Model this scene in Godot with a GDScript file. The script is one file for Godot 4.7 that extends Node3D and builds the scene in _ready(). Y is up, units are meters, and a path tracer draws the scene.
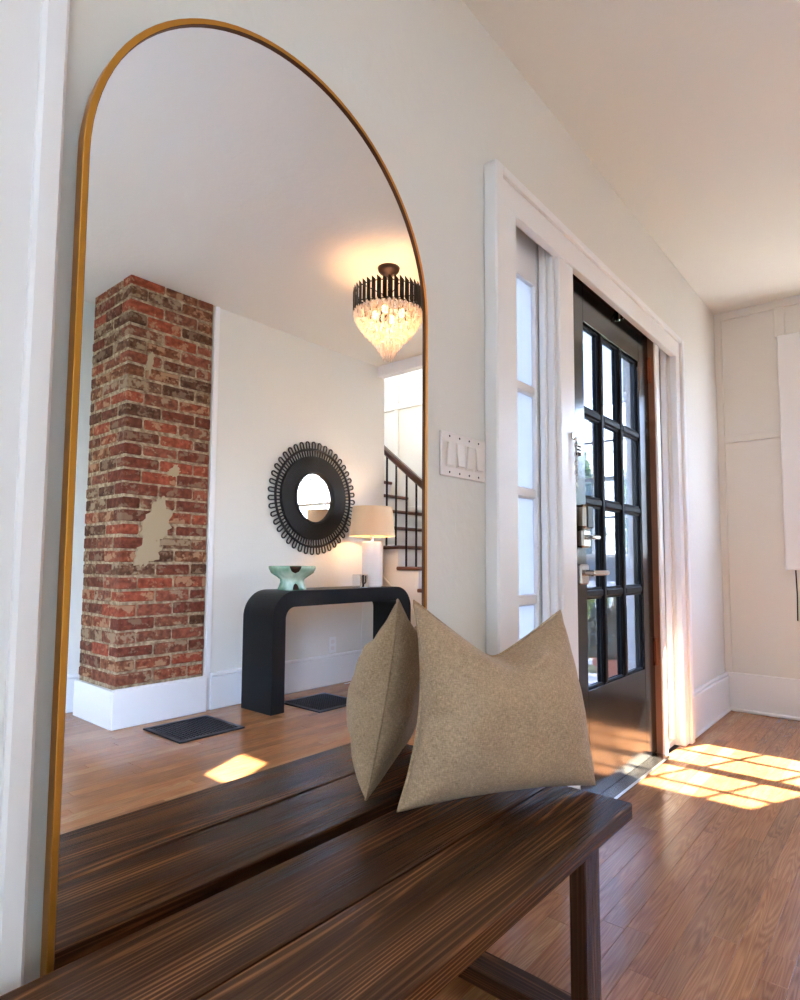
extends Node3D
# Entry hall: arched mirror and bench on the entry wall (z = 0), front door and far panelled wall to the right (+x),
# chimney, console and stairs on the opposite side of the hall (seen in the mirror).

const FX := 4.233      # far wall
const BZ := 2.485       # back wall
const H := 2.535        # ceiling
const LX := -4.2       # left wall
const SX := 4.65       # stair wall
const OX := 3.66       # end of the back wall, start of the stairwell

var M := {}
var rng := RandomNumberGenerator.new()
var taken := {}

# ------------------------------------------------------------------ mesh builder
class MB:
	var v := PackedVector3Array()
	var n := PackedVector3Array()
	var t := PackedVector2Array()
	var us := 1.0
	var uo := Vector2.ZERO

	func tri(a: Vector3, b: Vector3, c: Vector3, na: Vector3, nb: Vector3, nc: Vector3, ua := Vector2.ZERO, ub := Vector2.ZERO, uc := Vector2.ZERO) -> void:
		var g := (b - a).cross(c - a)
		if g.length_squared() < 1e-18:
			return
		if g.dot(na + nb + nc) > 0.0:
			v.append_array(PackedVector3Array([a, c, b]))
			n.append_array(PackedVector3Array([na, nc, nb]))
			t.append_array(PackedVector2Array([ua, uc, ub]))
		else:
			v.append_array(PackedVector3Array([a, b, c]))
			n.append_array(PackedVector3Array([na, nb, nc]))
			t.append_array(PackedVector2Array([ua, ub, uc]))

	func flat(p: Array, nn: Vector3, uvs := []) -> void:
		for i in range(1, p.size() - 1):
			if uvs.is_empty():
				tri(p[0], p[i], p[i + 1], nn, nn, nn)
			else:
				tri(p[0], p[i], p[i + 1], nn, nn, nn, uvs[0], uvs[i], uvs[i + 1])

	func box(c: Vector3, s: Vector3, bev := 0.0, B := Basis.IDENTITY) -> void:
		var h := s * 0.5
		var long := 0
		for k in 3:
			if s[k] > s[long]:
				long = k
		var b: float = min(bev, 0.45 * min(h.x, min(h.y, h.z)) * 2.0)
		for a in 3:
			var u := (a + 1) % 3
			var w := (a + 2) % 3
			for sg: float in [-1.0, 1.0]:
				var pts: Array = []
				var uv: Array = []
				for q: Vector2 in [Vector2(-1, -1), Vector2(1, -1), Vector2(1, 1), Vector2(-1, 1)]:
					var p := Vector3.ZERO
					p[a] = h[a] * sg
					p[u] = (h[u] - b) * q.x
					p[w] = (h[w] - b) * q.y
					pts.append(c + B * p)
					uv.append(_uv(p, a, long))
				var nn := Vector3.ZERO
				nn[a] = sg
				flat(pts, B * nn, uv)
		if b <= 0.0:
			return
		for a in 3:
			var u := (a + 1) % 3
			var w := (a + 2) % 3
			for su: float in [-1.0, 1.0]:
				for sw: float in [-1.0, 1.0]:
					var pts: Array = []
					var uv: Array = []
					for q: Vector2 in [Vector2(-1, 0), Vector2(1, 0), Vector2(1, 1), Vector2(-1, 1)]:
						var p := Vector3.ZERO
						p[a] = (h[a] - b) * q.x
						p[u] = (h[u] - (b if q.y > 0.5 else 0.0)) * su
						p[w] = (h[w] - (0.0 if q.y > 0.5 else b)) * sw
						pts.append(c + B * p)
						uv.append(_uv(p, u, long))
					var nn := Vector3.ZERO
					nn[u] = su
					nn[w] = sw
					flat(pts, B * nn.normalized(), uv)
		for sx: float in [-1.0, 1.0]:
			for sy: float in [-1.0, 1.0]:
				for sz: float in [-1.0, 1.0]:
					var sg := Vector3(sx, sy, sz)
					var nn := (B * sg).normalized()
					var p1 := Vector3(h.x, h.y - b, h.z - b) * sg
					var p2 := Vector3(h.x - b, h.y, h.z - b) * sg
					var p3 := Vector3(h.x - b, h.y - b, h.z) * sg
					flat([c + B * p1, c + B * p2, c + B * p3], nn, [_uv(p1, 0, long), _uv(p2, 1, long), _uv(p3, 2, long)])

	func span(x0: float, x1: float, y0: float, y1: float, z0: float, z1: float, bev := 0.0) -> void:
		box(Vector3(x0 + x1, y0 + y1, z0 + z1) * 0.5, Vector3(absf(x1 - x0), absf(y1 - y0), absf(z1 - z0)), bev)

	func _uv(p: Vector3, a: int, long: int) -> Vector2:
		var u := (a + 1) % 3
		var w := (a + 2) % 3
		if w == long:
			var k := u
			u = w
			w = k
		return Vector2(p[u], p[w] + 0.5 * p[a]) * us + uo

	# smooth surface over a grid of points; normals from neighbours, turned to the side of `out`
	func sheet(g: Array, closed_u := false, flip := false) -> void:
		var R := g.size()
		var C: int = g[0].size()
		var nn: Array = []
		for i in R:
			var row := PackedVector3Array()
			for j in C:
				var jm := (j - 1 + C) % C if closed_u else max(j - 1, 0)
				var jp := (j + 1) % C if closed_u else min(j + 1, C - 1)
				if closed_u and C > 2 and (g[i][0] as Vector3).is_equal_approx(g[i][C - 1]):
					if j == 0:
						jm = C - 2
					if j == C - 1:
						jp = 1
				var du: Vector3 = g[i][jp] - g[i][jm]
				var dv: Vector3 = g[min(i + 1, R - 1)][j] - g[max(i - 1, 0)][j]
				var k := du.cross(dv)
				if k.length_squared() < 1e-16:
					var i2: int = 1 if i == 0 else (R - 2 if i == R - 1 else i)
					du = g[i2][jp] - g[i2][jm]
					k = du.cross(dv)
				k = k.normalized()
				row.append(-k if flip else k)
			nn.append(row)
		for i in R - 1:
			for j in C - 1:
				var ua := Vector2(float(j) / (C - 1), float(i) / (R - 1))
				var ub := Vector2(float(j + 1) / (C - 1), float(i + 1) / (R - 1))
				tri(g[i][j], g[i][j + 1], g[i + 1][j + 1], nn[i][j], nn[i][j + 1], nn[i + 1][j + 1], ua, Vector2(ub.x, ua.y), ub)
				tri(g[i][j], g[i + 1][j + 1], g[i + 1][j], nn[i][j], nn[i + 1][j + 1], nn[i + 1][j], ua, ub, Vector2(ua.x, ub.y))

	# profile of (radius, height) spun round the y axis at c
	func lathe(c: Vector3, prof: Array, segs := 32, sharp := true) -> void:
		for i in prof.size() - 1:
			var p: Vector2 = prof[i]
			var q: Vector2 = prof[i + 1]
			var d := q - p
			var np := Vector2(d.y, -d.x).normalized()
			var nq := np
			if not sharp:
				if i > 0:
					var e: Vector2 = p - prof[i - 1]
					np = (np + Vector2(e.y, -e.x).normalized()).normalized()
				if i < prof.size() - 2:
					var e: Vector2 = prof[i + 2] - q
					nq = (nq + Vector2(e.y, -e.x).normalized()).normalized()
			for k in segs:
				var a0 := TAU * k / segs
				var a1 := TAU * (k + 1) / segs
				var r0 := Vector3(cos(a0), 0, sin(a0))
				var r1 := Vector3(cos(a1), 0, sin(a1))
				var up := Vector3.UP
				var A := c + r0 * p.x + up * p.y
				var Bb := c + r1 * p.x + up * p.y
				var Cc := c + r1 * q.x + up * q.y
				var D := c + r0 * q.x + up * q.y
				var n0 := r0 * np.x + up * np.y
				var n1 := r1 * np.x + up * np.y
				var n2 := r1 * nq.x + up * nq.y
				var n3 := r0 * nq.x + up * nq.y
				var v0 := float(i) / (prof.size() - 1)
				var v1 := float(i + 1) / (prof.size() - 1)
				tri(A, Bb, Cc, n0, n1, n2, Vector2(float(k) / segs, v0), Vector2(float(k + 1) / segs, v0), Vector2(float(k + 1) / segs, v1))
				tri(A, Cc, D, n0, n2, n3, Vector2(float(k) / segs, v0), Vector2(float(k + 1) / segs, v1), Vector2(float(k) / segs, v1))

	func tube(pts: Array, r: float, segs := 8, closed := false, caps := true) -> void:
		var rings: Array = []
		var m := pts.size()
		var prev := Vector3.ZERO
		for i in m:
			var a: Vector3 = pts[(i - 1 + m) % m] if closed else pts[max(i - 1, 0)]
			var b: Vector3 = pts[(i + 1) % m] if closed else pts[min(i + 1, m - 1)]
			var d := (b - a).normalized()
			var s := d.cross(Vector3.UP) if absf(d.y) < 0.95 else d.cross(Vector3.RIGHT)
			if prev != Vector3.ZERO:
				s = prev - d * prev.dot(d)
			s = s.normalized()
			prev = s
			var w := d.cross(s)
			var ring: Array = []
			for k in segs:
				var an := TAU * k / segs
				ring.append([pts[i] + (s * cos(an) + w * sin(an)) * r, s * cos(an) + w * sin(an)])
			rings.append(ring)
		for i in (m if closed else m - 1):
			var A: Array = rings[i]
			var Bq: Array = rings[(i + 1) % m]
			for k in segs:
				var k2 := (k + 1) % segs
				tri(A[k][0], A[k2][0], Bq[k2][0], A[k][1], A[k2][1], Bq[k2][1])
				tri(A[k][0], Bq[k2][0], Bq[k][0], A[k][1], Bq[k2][1], Bq[k][1])
		if caps and not closed:
			for e: int in [0, m - 1]:
				var o: Vector3 = pts[e] - pts[1 if e == 0 else m - 2]
				var P: Array = []
				for k in segs:
					P.append(rings[e][k][0])
				flat(P, o.normalized())

	# flat outline (2D points, counted round) pushed along `dir`; placed by origin, ux, uy
	func prism(poly: PackedVector2Array, o: Vector3, ux: Vector3, uy: Vector3, dir: Vector3) -> void:
		var idx := Geometry2D.triangulate_polygon(poly)
		var nd := dir.normalized()
		for k in range(0, idx.size(), 3):
			var P: Array = []
			for e in 3:
				var q := poly[idx[k + e]]
				P.append(o + ux * q.x + uy * q.y)
			tri(P[0], P[1], P[2], -nd, -nd, -nd)
			tri(P[0] + dir, P[1] + dir, P[2] + dir, nd, nd, nd)
		var area := 0.0
		for k in poly.size():
			var a := poly[k]
			var b := poly[(k + 1) % poly.size()]
			area += a.cross(b)
		for k in poly.size():
			var a := poly[k]
			var b := poly[(k + 1) % poly.size()]
			var e := b - a
			var o2 := Vector2(e.y, -e.x).normalized() * (1.0 if area > 0 else -1.0)
			var A := o + ux * a.x + uy * a.y
			var Bq := o + ux * b.x + uy * b.y
			flat([A, Bq, Bq + dir, A + dir], (ux * o2.x + uy * o2.y).normalized())

	func ball(c: Vector3, r: Vector3, seg := 16, rings := 10) -> void:
		var g: Array = []
		for i in rings + 1:
			var row: Array = []
			var th := PI * i / rings
			for j in seg + 1:
				var ph := TAU * j / seg
				row.append(c + Vector3(sin(th) * cos(ph) * r.x, cos(th) * r.y, sin(th) * sin(ph) * r.z))
			g.append(row)
		for i in rings:
			for j in seg:
				var q := [g[i][j], g[i][j + 1], g[i + 1][j + 1], g[i + 1][j]]
				var nq: Array = []
				for p: Vector3 in q:
					nq.append(((p - c) / (r * r)).normalized())
				tri(q[0], q[1], q[2], nq[0], nq[1], nq[2])
				tri(q[0], q[2], q[3], nq[0], nq[2], nq[3])

	func mesh() -> ArrayMesh:
		var m := ArrayMesh.new()
		var a := []
		a.resize(Mesh.ARRAY_MAX)
		a[Mesh.ARRAY_VERTEX] = v
		a[Mesh.ARRAY_NORMAL] = n
		a[Mesh.ARRAY_TEX_UV] = t
		m.add_surface_from_arrays(Mesh.PRIMITIVE_TRIANGLES, a)
		return m

# ------------------------------------------------------------------ node helpers
func numbered(called: String) -> String:
	var k: int = taken.get(called, 0)
	taken[called] = k + 1
	return called if k == 0 else "%s_%03d" % [called, k]

func tag(o: Node3D, label: String, category: String, group := "") -> Node3D:
	o.set_meta("label", label)
	o.set_meta("category", category)
	if group:
		o.set_meta("group", group)
	return o

func thing(called: String, label: String, category: String, at := Vector3.ZERO, group := "") -> Node3D:
	var o := Node3D.new()
	o.name = numbered(called)
	add_child(o)
	o.position = at
	return tag(o, label, category, group)

func struct(called: String, label := "", at := Vector3.ZERO) -> Node3D:
	var o := Node3D.new()
	o.name = called
	add_child(o)
	o.position = at
	o.set_meta("kind", "structure")
	if label:
		o.set_meta("label", label)
	return o

func put(called: String, m: Mesh, mat: Material, parent: Node3D, at := Vector3.ZERO, B := Basis.IDENTITY) -> MeshInstance3D:
	var o := MeshInstance3D.new()
	o.mesh = m
	o.material_override = mat
	o.name = called
	o.transform = Transform3D(B, at)
	parent.add_child(o, true)
	return o

func part(called: String, b: MB, mat: Material, parent: Node3D) -> MeshInstance3D:
	return put(called, b.mesh(), mat, parent)

func slab(called: String, mat: Material, parent: Node3D, x0: float, x1: float, y0: float, y1: float, z0: float, z1: float, bev := 0.0) -> MeshInstance3D:
	var b := MB.new()
	b.span(x0, x1, y0, y1, z0, z1, bev)
	return part(called, b, mat, parent)

func solid(called: String, mat: Material, boxes: Array, label := "") -> MeshInstance3D:   # a structure of one mesh
	var b := MB.new()
	for q: Array in boxes:
		b.span(q[0], q[1], q[2], q[3], q[4], q[5], q[6] if q.size() > 6 else 0.0)
	var o := part(called, b, mat, self)
	o.set_meta("kind", "structure")
	if label:
		o.set_meta("label", label)
	return o

# ------------------------------------------------------------------ materials
func noise(seed_: int, freq: float, oct := 4) -> FastNoiseLite:
	var f := FastNoiseLite.new()
	f.seed = seed_
	f.noise_type = FastNoiseLite.TYPE_SIMPLEX_SMOOTH
	f.frequency = freq
	f.fractal_octaves = oct
	return f

func tex(w: int, h: int, fn: Callable) -> ImageTexture:
	var im := Image.create(w, h, false, Image.FORMAT_RGB8)
	for y in h:
		for x in w:
			im.set_pixel(x, y, fn.call(x, y))
	return ImageTexture.create_from_image(im)

func mat(c: Color, rough := 0.6, metal := 0.0, spec := 0.5) -> StandardMaterial3D:
	var m := StandardMaterial3D.new()
	m.albedo_color = c
	m.roughness = rough
	m.metallic = metal
	m.metallic_specular = spec
	return m

func s8(r: int, g: int, b: int) -> Color:
	return Color8(r, g, b)

func tri_map(m: StandardMaterial3D, scale: Vector3, world := false) -> StandardMaterial3D:
	m.uv1_triplanar = true
	m.uv1_world_triplanar = world
	m.uv1_scale = scale
	return m

func make_materials() -> void:
	M.wall = mat(s8(229, 224, 213), 0.75, 0, 0.35)
	M.ceiling = mat(s8(234, 231, 220), 0.85, 0, 0.3)
	M.trim = mat(s8(238, 235, 231), 0.32, 0, 0.5)
	var pn := noise(5, 0.02, 3)
	var plaster := tex(256, 256, func(x, y):
		var k := 0.5 + 0.5 * pn.get_noise_2d(x * 2.0, y * 2.0)
		return Color(k, k, k))
	for k in ["wall", "ceiling"]:
		M[k].heightmap_enabled = true
		M[k].heightmap_texture = plaster
		M[k].heightmap_scale = 0.08
		tri_map(M[k], Vector3.ONE * 2.3, true)
	M.black = mat(s8(13, 16, 18), 0.17, 0, 0.5)
	M.black_satin = mat(s8(20, 24, 27), 0.42, 0, 0.5)
	M.black_matte = mat(s8(14, 16, 18), 0.55, 0, 0.3)
	M.iron = mat(s8(26, 22, 20), 0.45, 0.6)
	M.mirror = mat(Color(0.95, 0.955, 0.95), 0.0, 1.0)
	M.gold = mat(s8(196, 136, 54), 0.36, 0.9)
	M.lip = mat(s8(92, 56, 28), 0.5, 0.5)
	M.chrome = mat(s8(190, 186, 178), 0.22, 1.0)
	M.copper = mat(s8(150, 86, 60), 0.35, 0.9)
	M.jamb = mat(s8(138, 92, 66), 0.5)
	M.glass = mat(Color(0.95, 0.97, 1.0, 0.04), 0.02)
	M.door_glass = mat(Color(0.03, 0.035, 0.04, 0.7), 0.02)
	M.door_glass.transparency = BaseMaterial3D.TRANSPARENCY_ALPHA
	M.glass.transparency = BaseMaterial3D.TRANSPARENCY_ALPHA
	M.frost = mat(s8(132, 146, 160), 0.5, 0, 0.3)
	M.frost.backlight_enabled = true
	M.frost.backlight = Color(0.72, 0.705, 0.70)
	M.switch = mat(s8(232, 222, 212), 0.4)
	# bench: dark stained pine, grain along u
	var n1 := noise(11, 0.0045, 3)
	var n2 := noise(12, 0.02, 3)
	var n3 := noise(13, 0.012, 2)
	var bench_tex := tex(1024, 512, func(x, y):
		var w: float = y * 0.5 + 30.0 * n1.get_noise_2d(x * 0.12, y * 0.9) + 2.5 * n3.get_noise_2d(x * 0.1, y * 4.0)
		var ring: float = pow(0.5 + 0.5 * sin(w), 5.0)
		var fib: float = 0.5 + 0.5 * n2.get_noise_2d(x * 0.10, y * 9.0)
		var patch: float = clampf(0.45 + 1.1 * n3.get_noise_2d(x * 0.25, y * 0.8), 0.0, 1.0)
		var k: float = clampf(0.12 + 0.72 * ring * (0.15 + 0.85 * patch) + 0.30 * (fib - 0.4) + 0.16 * patch, 0.0, 1.0)
		return Color(0.17, 0.098, 0.06).lerp(Color(0.53, 0.335, 0.195), k))
	var bench_rel := tex(512, 512, func(x, y):
		var k: float = 0.5 + 0.5 * n2.get_noise_2d(x * 0.2, y * 14.0)
		return Color(k, k, k))
	M.bench = mat(Color.WHITE, 0.26, 0, 0.23)
	M.bench.albedo_texture = bench_tex
	M.bench.uv1_scale = Vector3(1.0 / 1.7, 1.0 / 0.4, 1)
	M.bench.heightmap_enabled = true
	M.bench.heightmap_texture = bench_rel
	M.bench.heightmap_scale = 0.05
	# oak strip floor: eight strips of grain in one texture
	var f1 := noise(21, 0.006, 3)
	var f2 := noise(22, 0.03, 3)
	var f3 := noise(23, 0.004, 2)
	var floor_tex := tex(1024, 512, func(x, y):
		var s: int = y / 64
		var cath: float = f1.get_noise_3d(x * 0.17, y * 2.4, s * 900.0)
		var ring: float = 0.5 + 0.5 * sin(cath * 42.0 + (y % 64) * 0.10)
		var fib: float = 0.5 + 0.5 * f2.get_noise_3d(x * 0.08, y * 9.0, s * 77.0)
		var broad: float = 0.5 + 0.5 * f3.get_noise_3d(x, y, s * 333.0)
		var k: float = clampf(0.26 * ring + 0.44 * fib + 0.3 * broad, 0.0, 1.0)
		return Color(0.50, 0.325, 0.20).lerp(Color(0.84, 0.62, 0.42), k))
	M.floor = []
	var tones := [Color(1, 1, 1), Color(0.90, 0.87, 0.85), Color(1.0, 0.95, 0.9), Color(0.94, 0.88, 0.83)]
	for k in 16:
		var m := mat(tones[(k * 7 + k / 4) % 4], 0.2, 0, 0.5)
		m.albedo_texture = floor_tex
		m.uv1_scale = Vector3(1.0 / 1.3, 1.0 / 0.48, 1)
		m.uv1_offset = Vector3(0.137 * k, (k % 8) / 8.0 + 1.0 / 16.0, 0)
		M.floor.append(m)
	M.floor_gap = mat(s8(40, 24, 16), 0.8)
	# brick
	var b1 := noise(31, 0.012, 4)
	var b2 := noise(32, 0.05, 4)
	var b3 := noise(33, 0.022, 5)
	var bt := func(red: Color, dark: Color, smear: float, sd: float):
		return tex(512, 512, func(x, y):
			var k: float = clampf(0.5 + 0.9 * b2.get_noise_3d(x, y, sd), 0, 1)
			var c := dark.lerp(red, k)
			var sm: float = b3.get_noise_3d(x * 0.8, y * 1.1, sd * 3.0) + 0.35 * b2.get_noise_3d(x * 1.7, y * 1.7, sd * 5.0) + 0.2 * b1.get_noise_3d(x, y, sd)
			var a: float = clampf((sm - smear) * 5.0, 0, 1)
			return c.lerp(Color(0.64, 0.56, 0.45), a * 0.8))
	var brick_tex := [bt.call(Color(0.62, 0.35, 0.26), Color(0.43, 0.24, 0.175), 0.16, 10.0), bt.call(Color(0.58, 0.35, 0.255), Color(0.38, 0.225, 0.165), 0.06, 60.0), bt.call(Color(0.51, 0.36, 0.26), Color(0.32, 0.21, 0.15), 0.02, 130.0)]
	M.brick = []
	for k in 3:
		for tone: Color in [Color(1, 1, 1), Color(0.84, 0.8, 0.8), Color(1.08, 0.97, 0.92)]:
			var m := mat(tone, 0.88, 0, 0.3)
			m.albedo_texture = brick_tex[k]
			m.heightmap_enabled = true
			m.heightmap_texture = brick_tex[k]
			m.heightmap_scale = 0.5
			tri_map(m, Vector3.ONE * 1.0, true)
			M.brick.append(m)
	var mort := tex(256, 256, func(x, y):
		var k: float = clampf(0.5 + 0.8 * b2.get_noise_2d(x, y) + 0.5 * b1.get_noise_2d(x * 2.0, y * 2.0), 0, 1)
		return Color(0.50, 0.41, 0.32).lerp(Color(0.74, 0.66, 0.54), k))
	M.mortar = mat(Color.WHITE, 0.95, 0, 0.2)
	M.mortar.albedo_texture = mort
	tri_map(M.mortar, Vector3.ONE * 2.0, true)
	M.plaster = mat(Color(0.68, 0.60, 0.48), 0.95, 0, 0.2)
	# linen
	var l1 := noise(41, 0.25, 2)
	var l2 := noise(42, 0.02, 3)
	var linen := tex(512, 512, func(x, y):
		var wv: float = 0.5 * l1.get_noise_2d(x * 0.25, y * 1.6) + 0.5 * l1.get_noise_2d(x * 1.6 + 500.0, y * 0.25)
		var k: float = clampf(0.55 + 0.95 * wv + 0.06 * l2.get_noise_2d(x, y), 0, 1)
		return Color(0.52, 0.43, 0.33).lerp(Color(0.83, 0.71, 0.57), k))
	M.linen = mat(Color.WHITE, 0.95, 0, 0.2)
	M.linen.albedo_texture = linen
	M.linen.heightmap_enabled = true
	M.linen.heightmap_texture = linen
	M.linen.heightmap_scale = 0.06
	M.linen.rim_enabled = true
	M.linen.rim = 0.25
	tri_map(M.linen, Vector3.ONE * 2.4)
	M.shade = mat(s8(226, 200, 164), 0.9, 0, 0.2)
	M.shade.backlight_enabled = true
	M.shade.backlight = Color(0.5, 0.46, 0.4)
	M.ceramic = mat(s8(236, 232, 226), 0.3)
	# console: black stained oak
	var c1 := noise(51, 0.03, 3)
	var cw := tex(256, 256, func(x, y):
		var k: float = clampf(0.5 + 0.7 * c1.get_noise_2d(x * 6.0, y * 0.35), 0, 1)
		return Color(0.03, 0.038, 0.044).lerp(Color(0.08, 0.098, 0.11), k))
	M.console = mat(Color.WHITE, 0.42, 0, 0.35)
	M.console.albedo_texture = cw
	tri_map(M.console, Vector3(3, 1.2, 3))
	var g1 := noise(61, 0.015, 4)
	var glaze := tex(256, 128, func(x, y):
		var k: float = clampf(0.5 + 1.1 * g1.get_noise_2d(x, y * 0.6) - 0.0 * y, 0, 1)
		return Color(0.36, 0.56, 0.45).lerp(Color(0.84, 0.91, 0.83), k))
	M.glaze = mat(Color.WHITE, 0.18, 0, 0.5)
	M.glaze.albedo_texture = glaze
	M.glaze_dark = mat(s8(48, 34, 28), 0.25)
	M.rail = mat(s8(74, 36, 22), 0.3)
	M.tread = mat(s8(96, 54, 34), 0.35)
	M.rattan = mat(s8(16, 15, 15), 0.5)
	M.vent = mat(s8(38, 37, 40), 0.5, 0.3)
	M.crystal = mat(Color(1.0, 0.96, 0.9, 0.45), 0.05)
	M.crystal.transparency = BaseMaterial3D.TRANSPARENCY_ALPHA
	M.bulb = mat(Color(1, 0.9, 0.75), 0.4)
	M.bulb.emission_enabled = true
	M.bulb.emission = Color(1.0, 0.74, 0.45)
	M.bulb.emission_energy_multiplier = 2.0
	M.bronze = mat(s8(46, 32, 28), 0.5, 0.4)
	# outdoors
	M.porch = mat(s8(176, 178, 182), 0.6)
	var gr := noise(71, 0.08, 3)
	M.lawn = mat(Color.WHITE, 0.95, 0, 0.2)
	M.lawn.albedo_texture = tex(256, 256, func(x, y):
		return Color(0.33, 0.38, 0.28).lerp(Color(0.50, 0.53, 0.42), clampf(0.5 + 0.8 * gr.get_noise_2d(x, y), 0, 1)))
	tri_map(M.lawn, Vector3.ONE * 0.4, true)
	M.leaf = mat(s8(72, 96, 70), 0.7)
	M.leaf.backlight_enabled = true
	M.leaf.backlight = Color(0.4, 0.5, 0.25)
	M.leaf_dark = mat(s8(50, 76, 68), 0.7)
	M.bark = mat(s8(88, 74, 62), 0.9)
	M.siding = mat(s8(128, 138, 146), 0.7)
	M.roof = mat(s8(92, 92, 98), 0.9)
	M.terracotta = mat(s8(178, 100, 78), 0.8)
	M.road = mat(s8(150, 150, 150), 0.9)

# ------------------------------------------------------------------ scene
func _ready() -> void:
	rng.seed = 7
	setup_camera()
	setup_light()
	make_materials()
	build_shell()
	build_entry()
	build_windows()
	build_floor()
	build_mirror()
	build_bench()
	build_pillow()
	build_switch()
	build_chimney()
	build_console()
	build_console_things()
	build_round_mirror()
	build_chandelier()
	build_stairs()
	build_vents()
	build_outdoors()

func setup_camera() -> void:
	var f := 597.13
	var yaw := deg_to_rad(40.4412)
	var pitch := deg_to_rad(4.0155)
	var roll := deg_to_rad(0.3132)
	var fwd := Vector3(cos(yaw) * cos(pitch), sin(pitch), -sin(yaw) * cos(pitch))
	var right := Vector3(sin(yaw), 0, cos(yaw))
	var up := right.cross(fwd)
	var cam := Camera3D.new()
	cam.name = "camera"
	add_child(cam)
	cam.transform = Transform3D(Basis(right * cos(roll) + up * sin(roll), up * cos(roll) - right * sin(roll), -fwd), Vector3(0, 0.9088, 0.9271))
	cam.near = 0.05
	cam.far = 200.0
	cam.projection = Camera3D.PROJECTION_FRUSTUM
	cam.size = cam.near * 1000.0 / f
	cam.frustum_offset = Vector2(-3.03, 20.33) * cam.near / f
	cam.current = true

func setup_light() -> void:
	var w := WorldEnvironment.new()
	w.name = "environment"
	var e := Environment.new()
	e.background_mode = Environment.BG_SKY
	var sky := Sky.new()
	var sm := ProceduralSkyMaterial.new()
	sm.sky_top_color = Color(0.49, 0.65, 0.92)
	sm.sky_horizon_color = Color(0.84, 0.905, 0.975)
	sm.sky_curve = 0.25
	sm.ground_horizon_color = Color(0.78, 0.82, 0.84)
	sm.ground_bottom_color = Color(0.45, 0.47, 0.44)
	sm.sky_energy_multiplier = 1.6
	sm.ground_energy_multiplier = 1.0
	sky.sky_material = sm
	e.sky = sky
	e.tonemap_mode = Environment.TONE_MAPPER_LINEAR
	e.tonemap_exposure = 13.8
	e.sdfgi_enabled = true
	e.ssao_enabled = true
	e.ssil_enabled = true
	w.environment = e
	add_child(w)
	var sun := DirectionalLight3D.new()
	sun.name = "sun"
	sun.light_color = Color(1.0, 0.95, 0.87)
	sun.light_energy = 2.2
	sun.light_angular_distance = 0.5
	sun.shadow_enabled = true
	sun.sky_mode = DirectionalLight3D.SKY_MODE_LIGHT_ONLY
	var el := deg_to_rad(45.6)
	var d := Vector3(-0.912 * cos(el), -sin(el), -0.410 * cos(el))
	sun.transform = Transform3D(Basis.looking_at(d, Vector3.UP), Vector3(0, 6, 0))
	add_child(sun)

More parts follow.
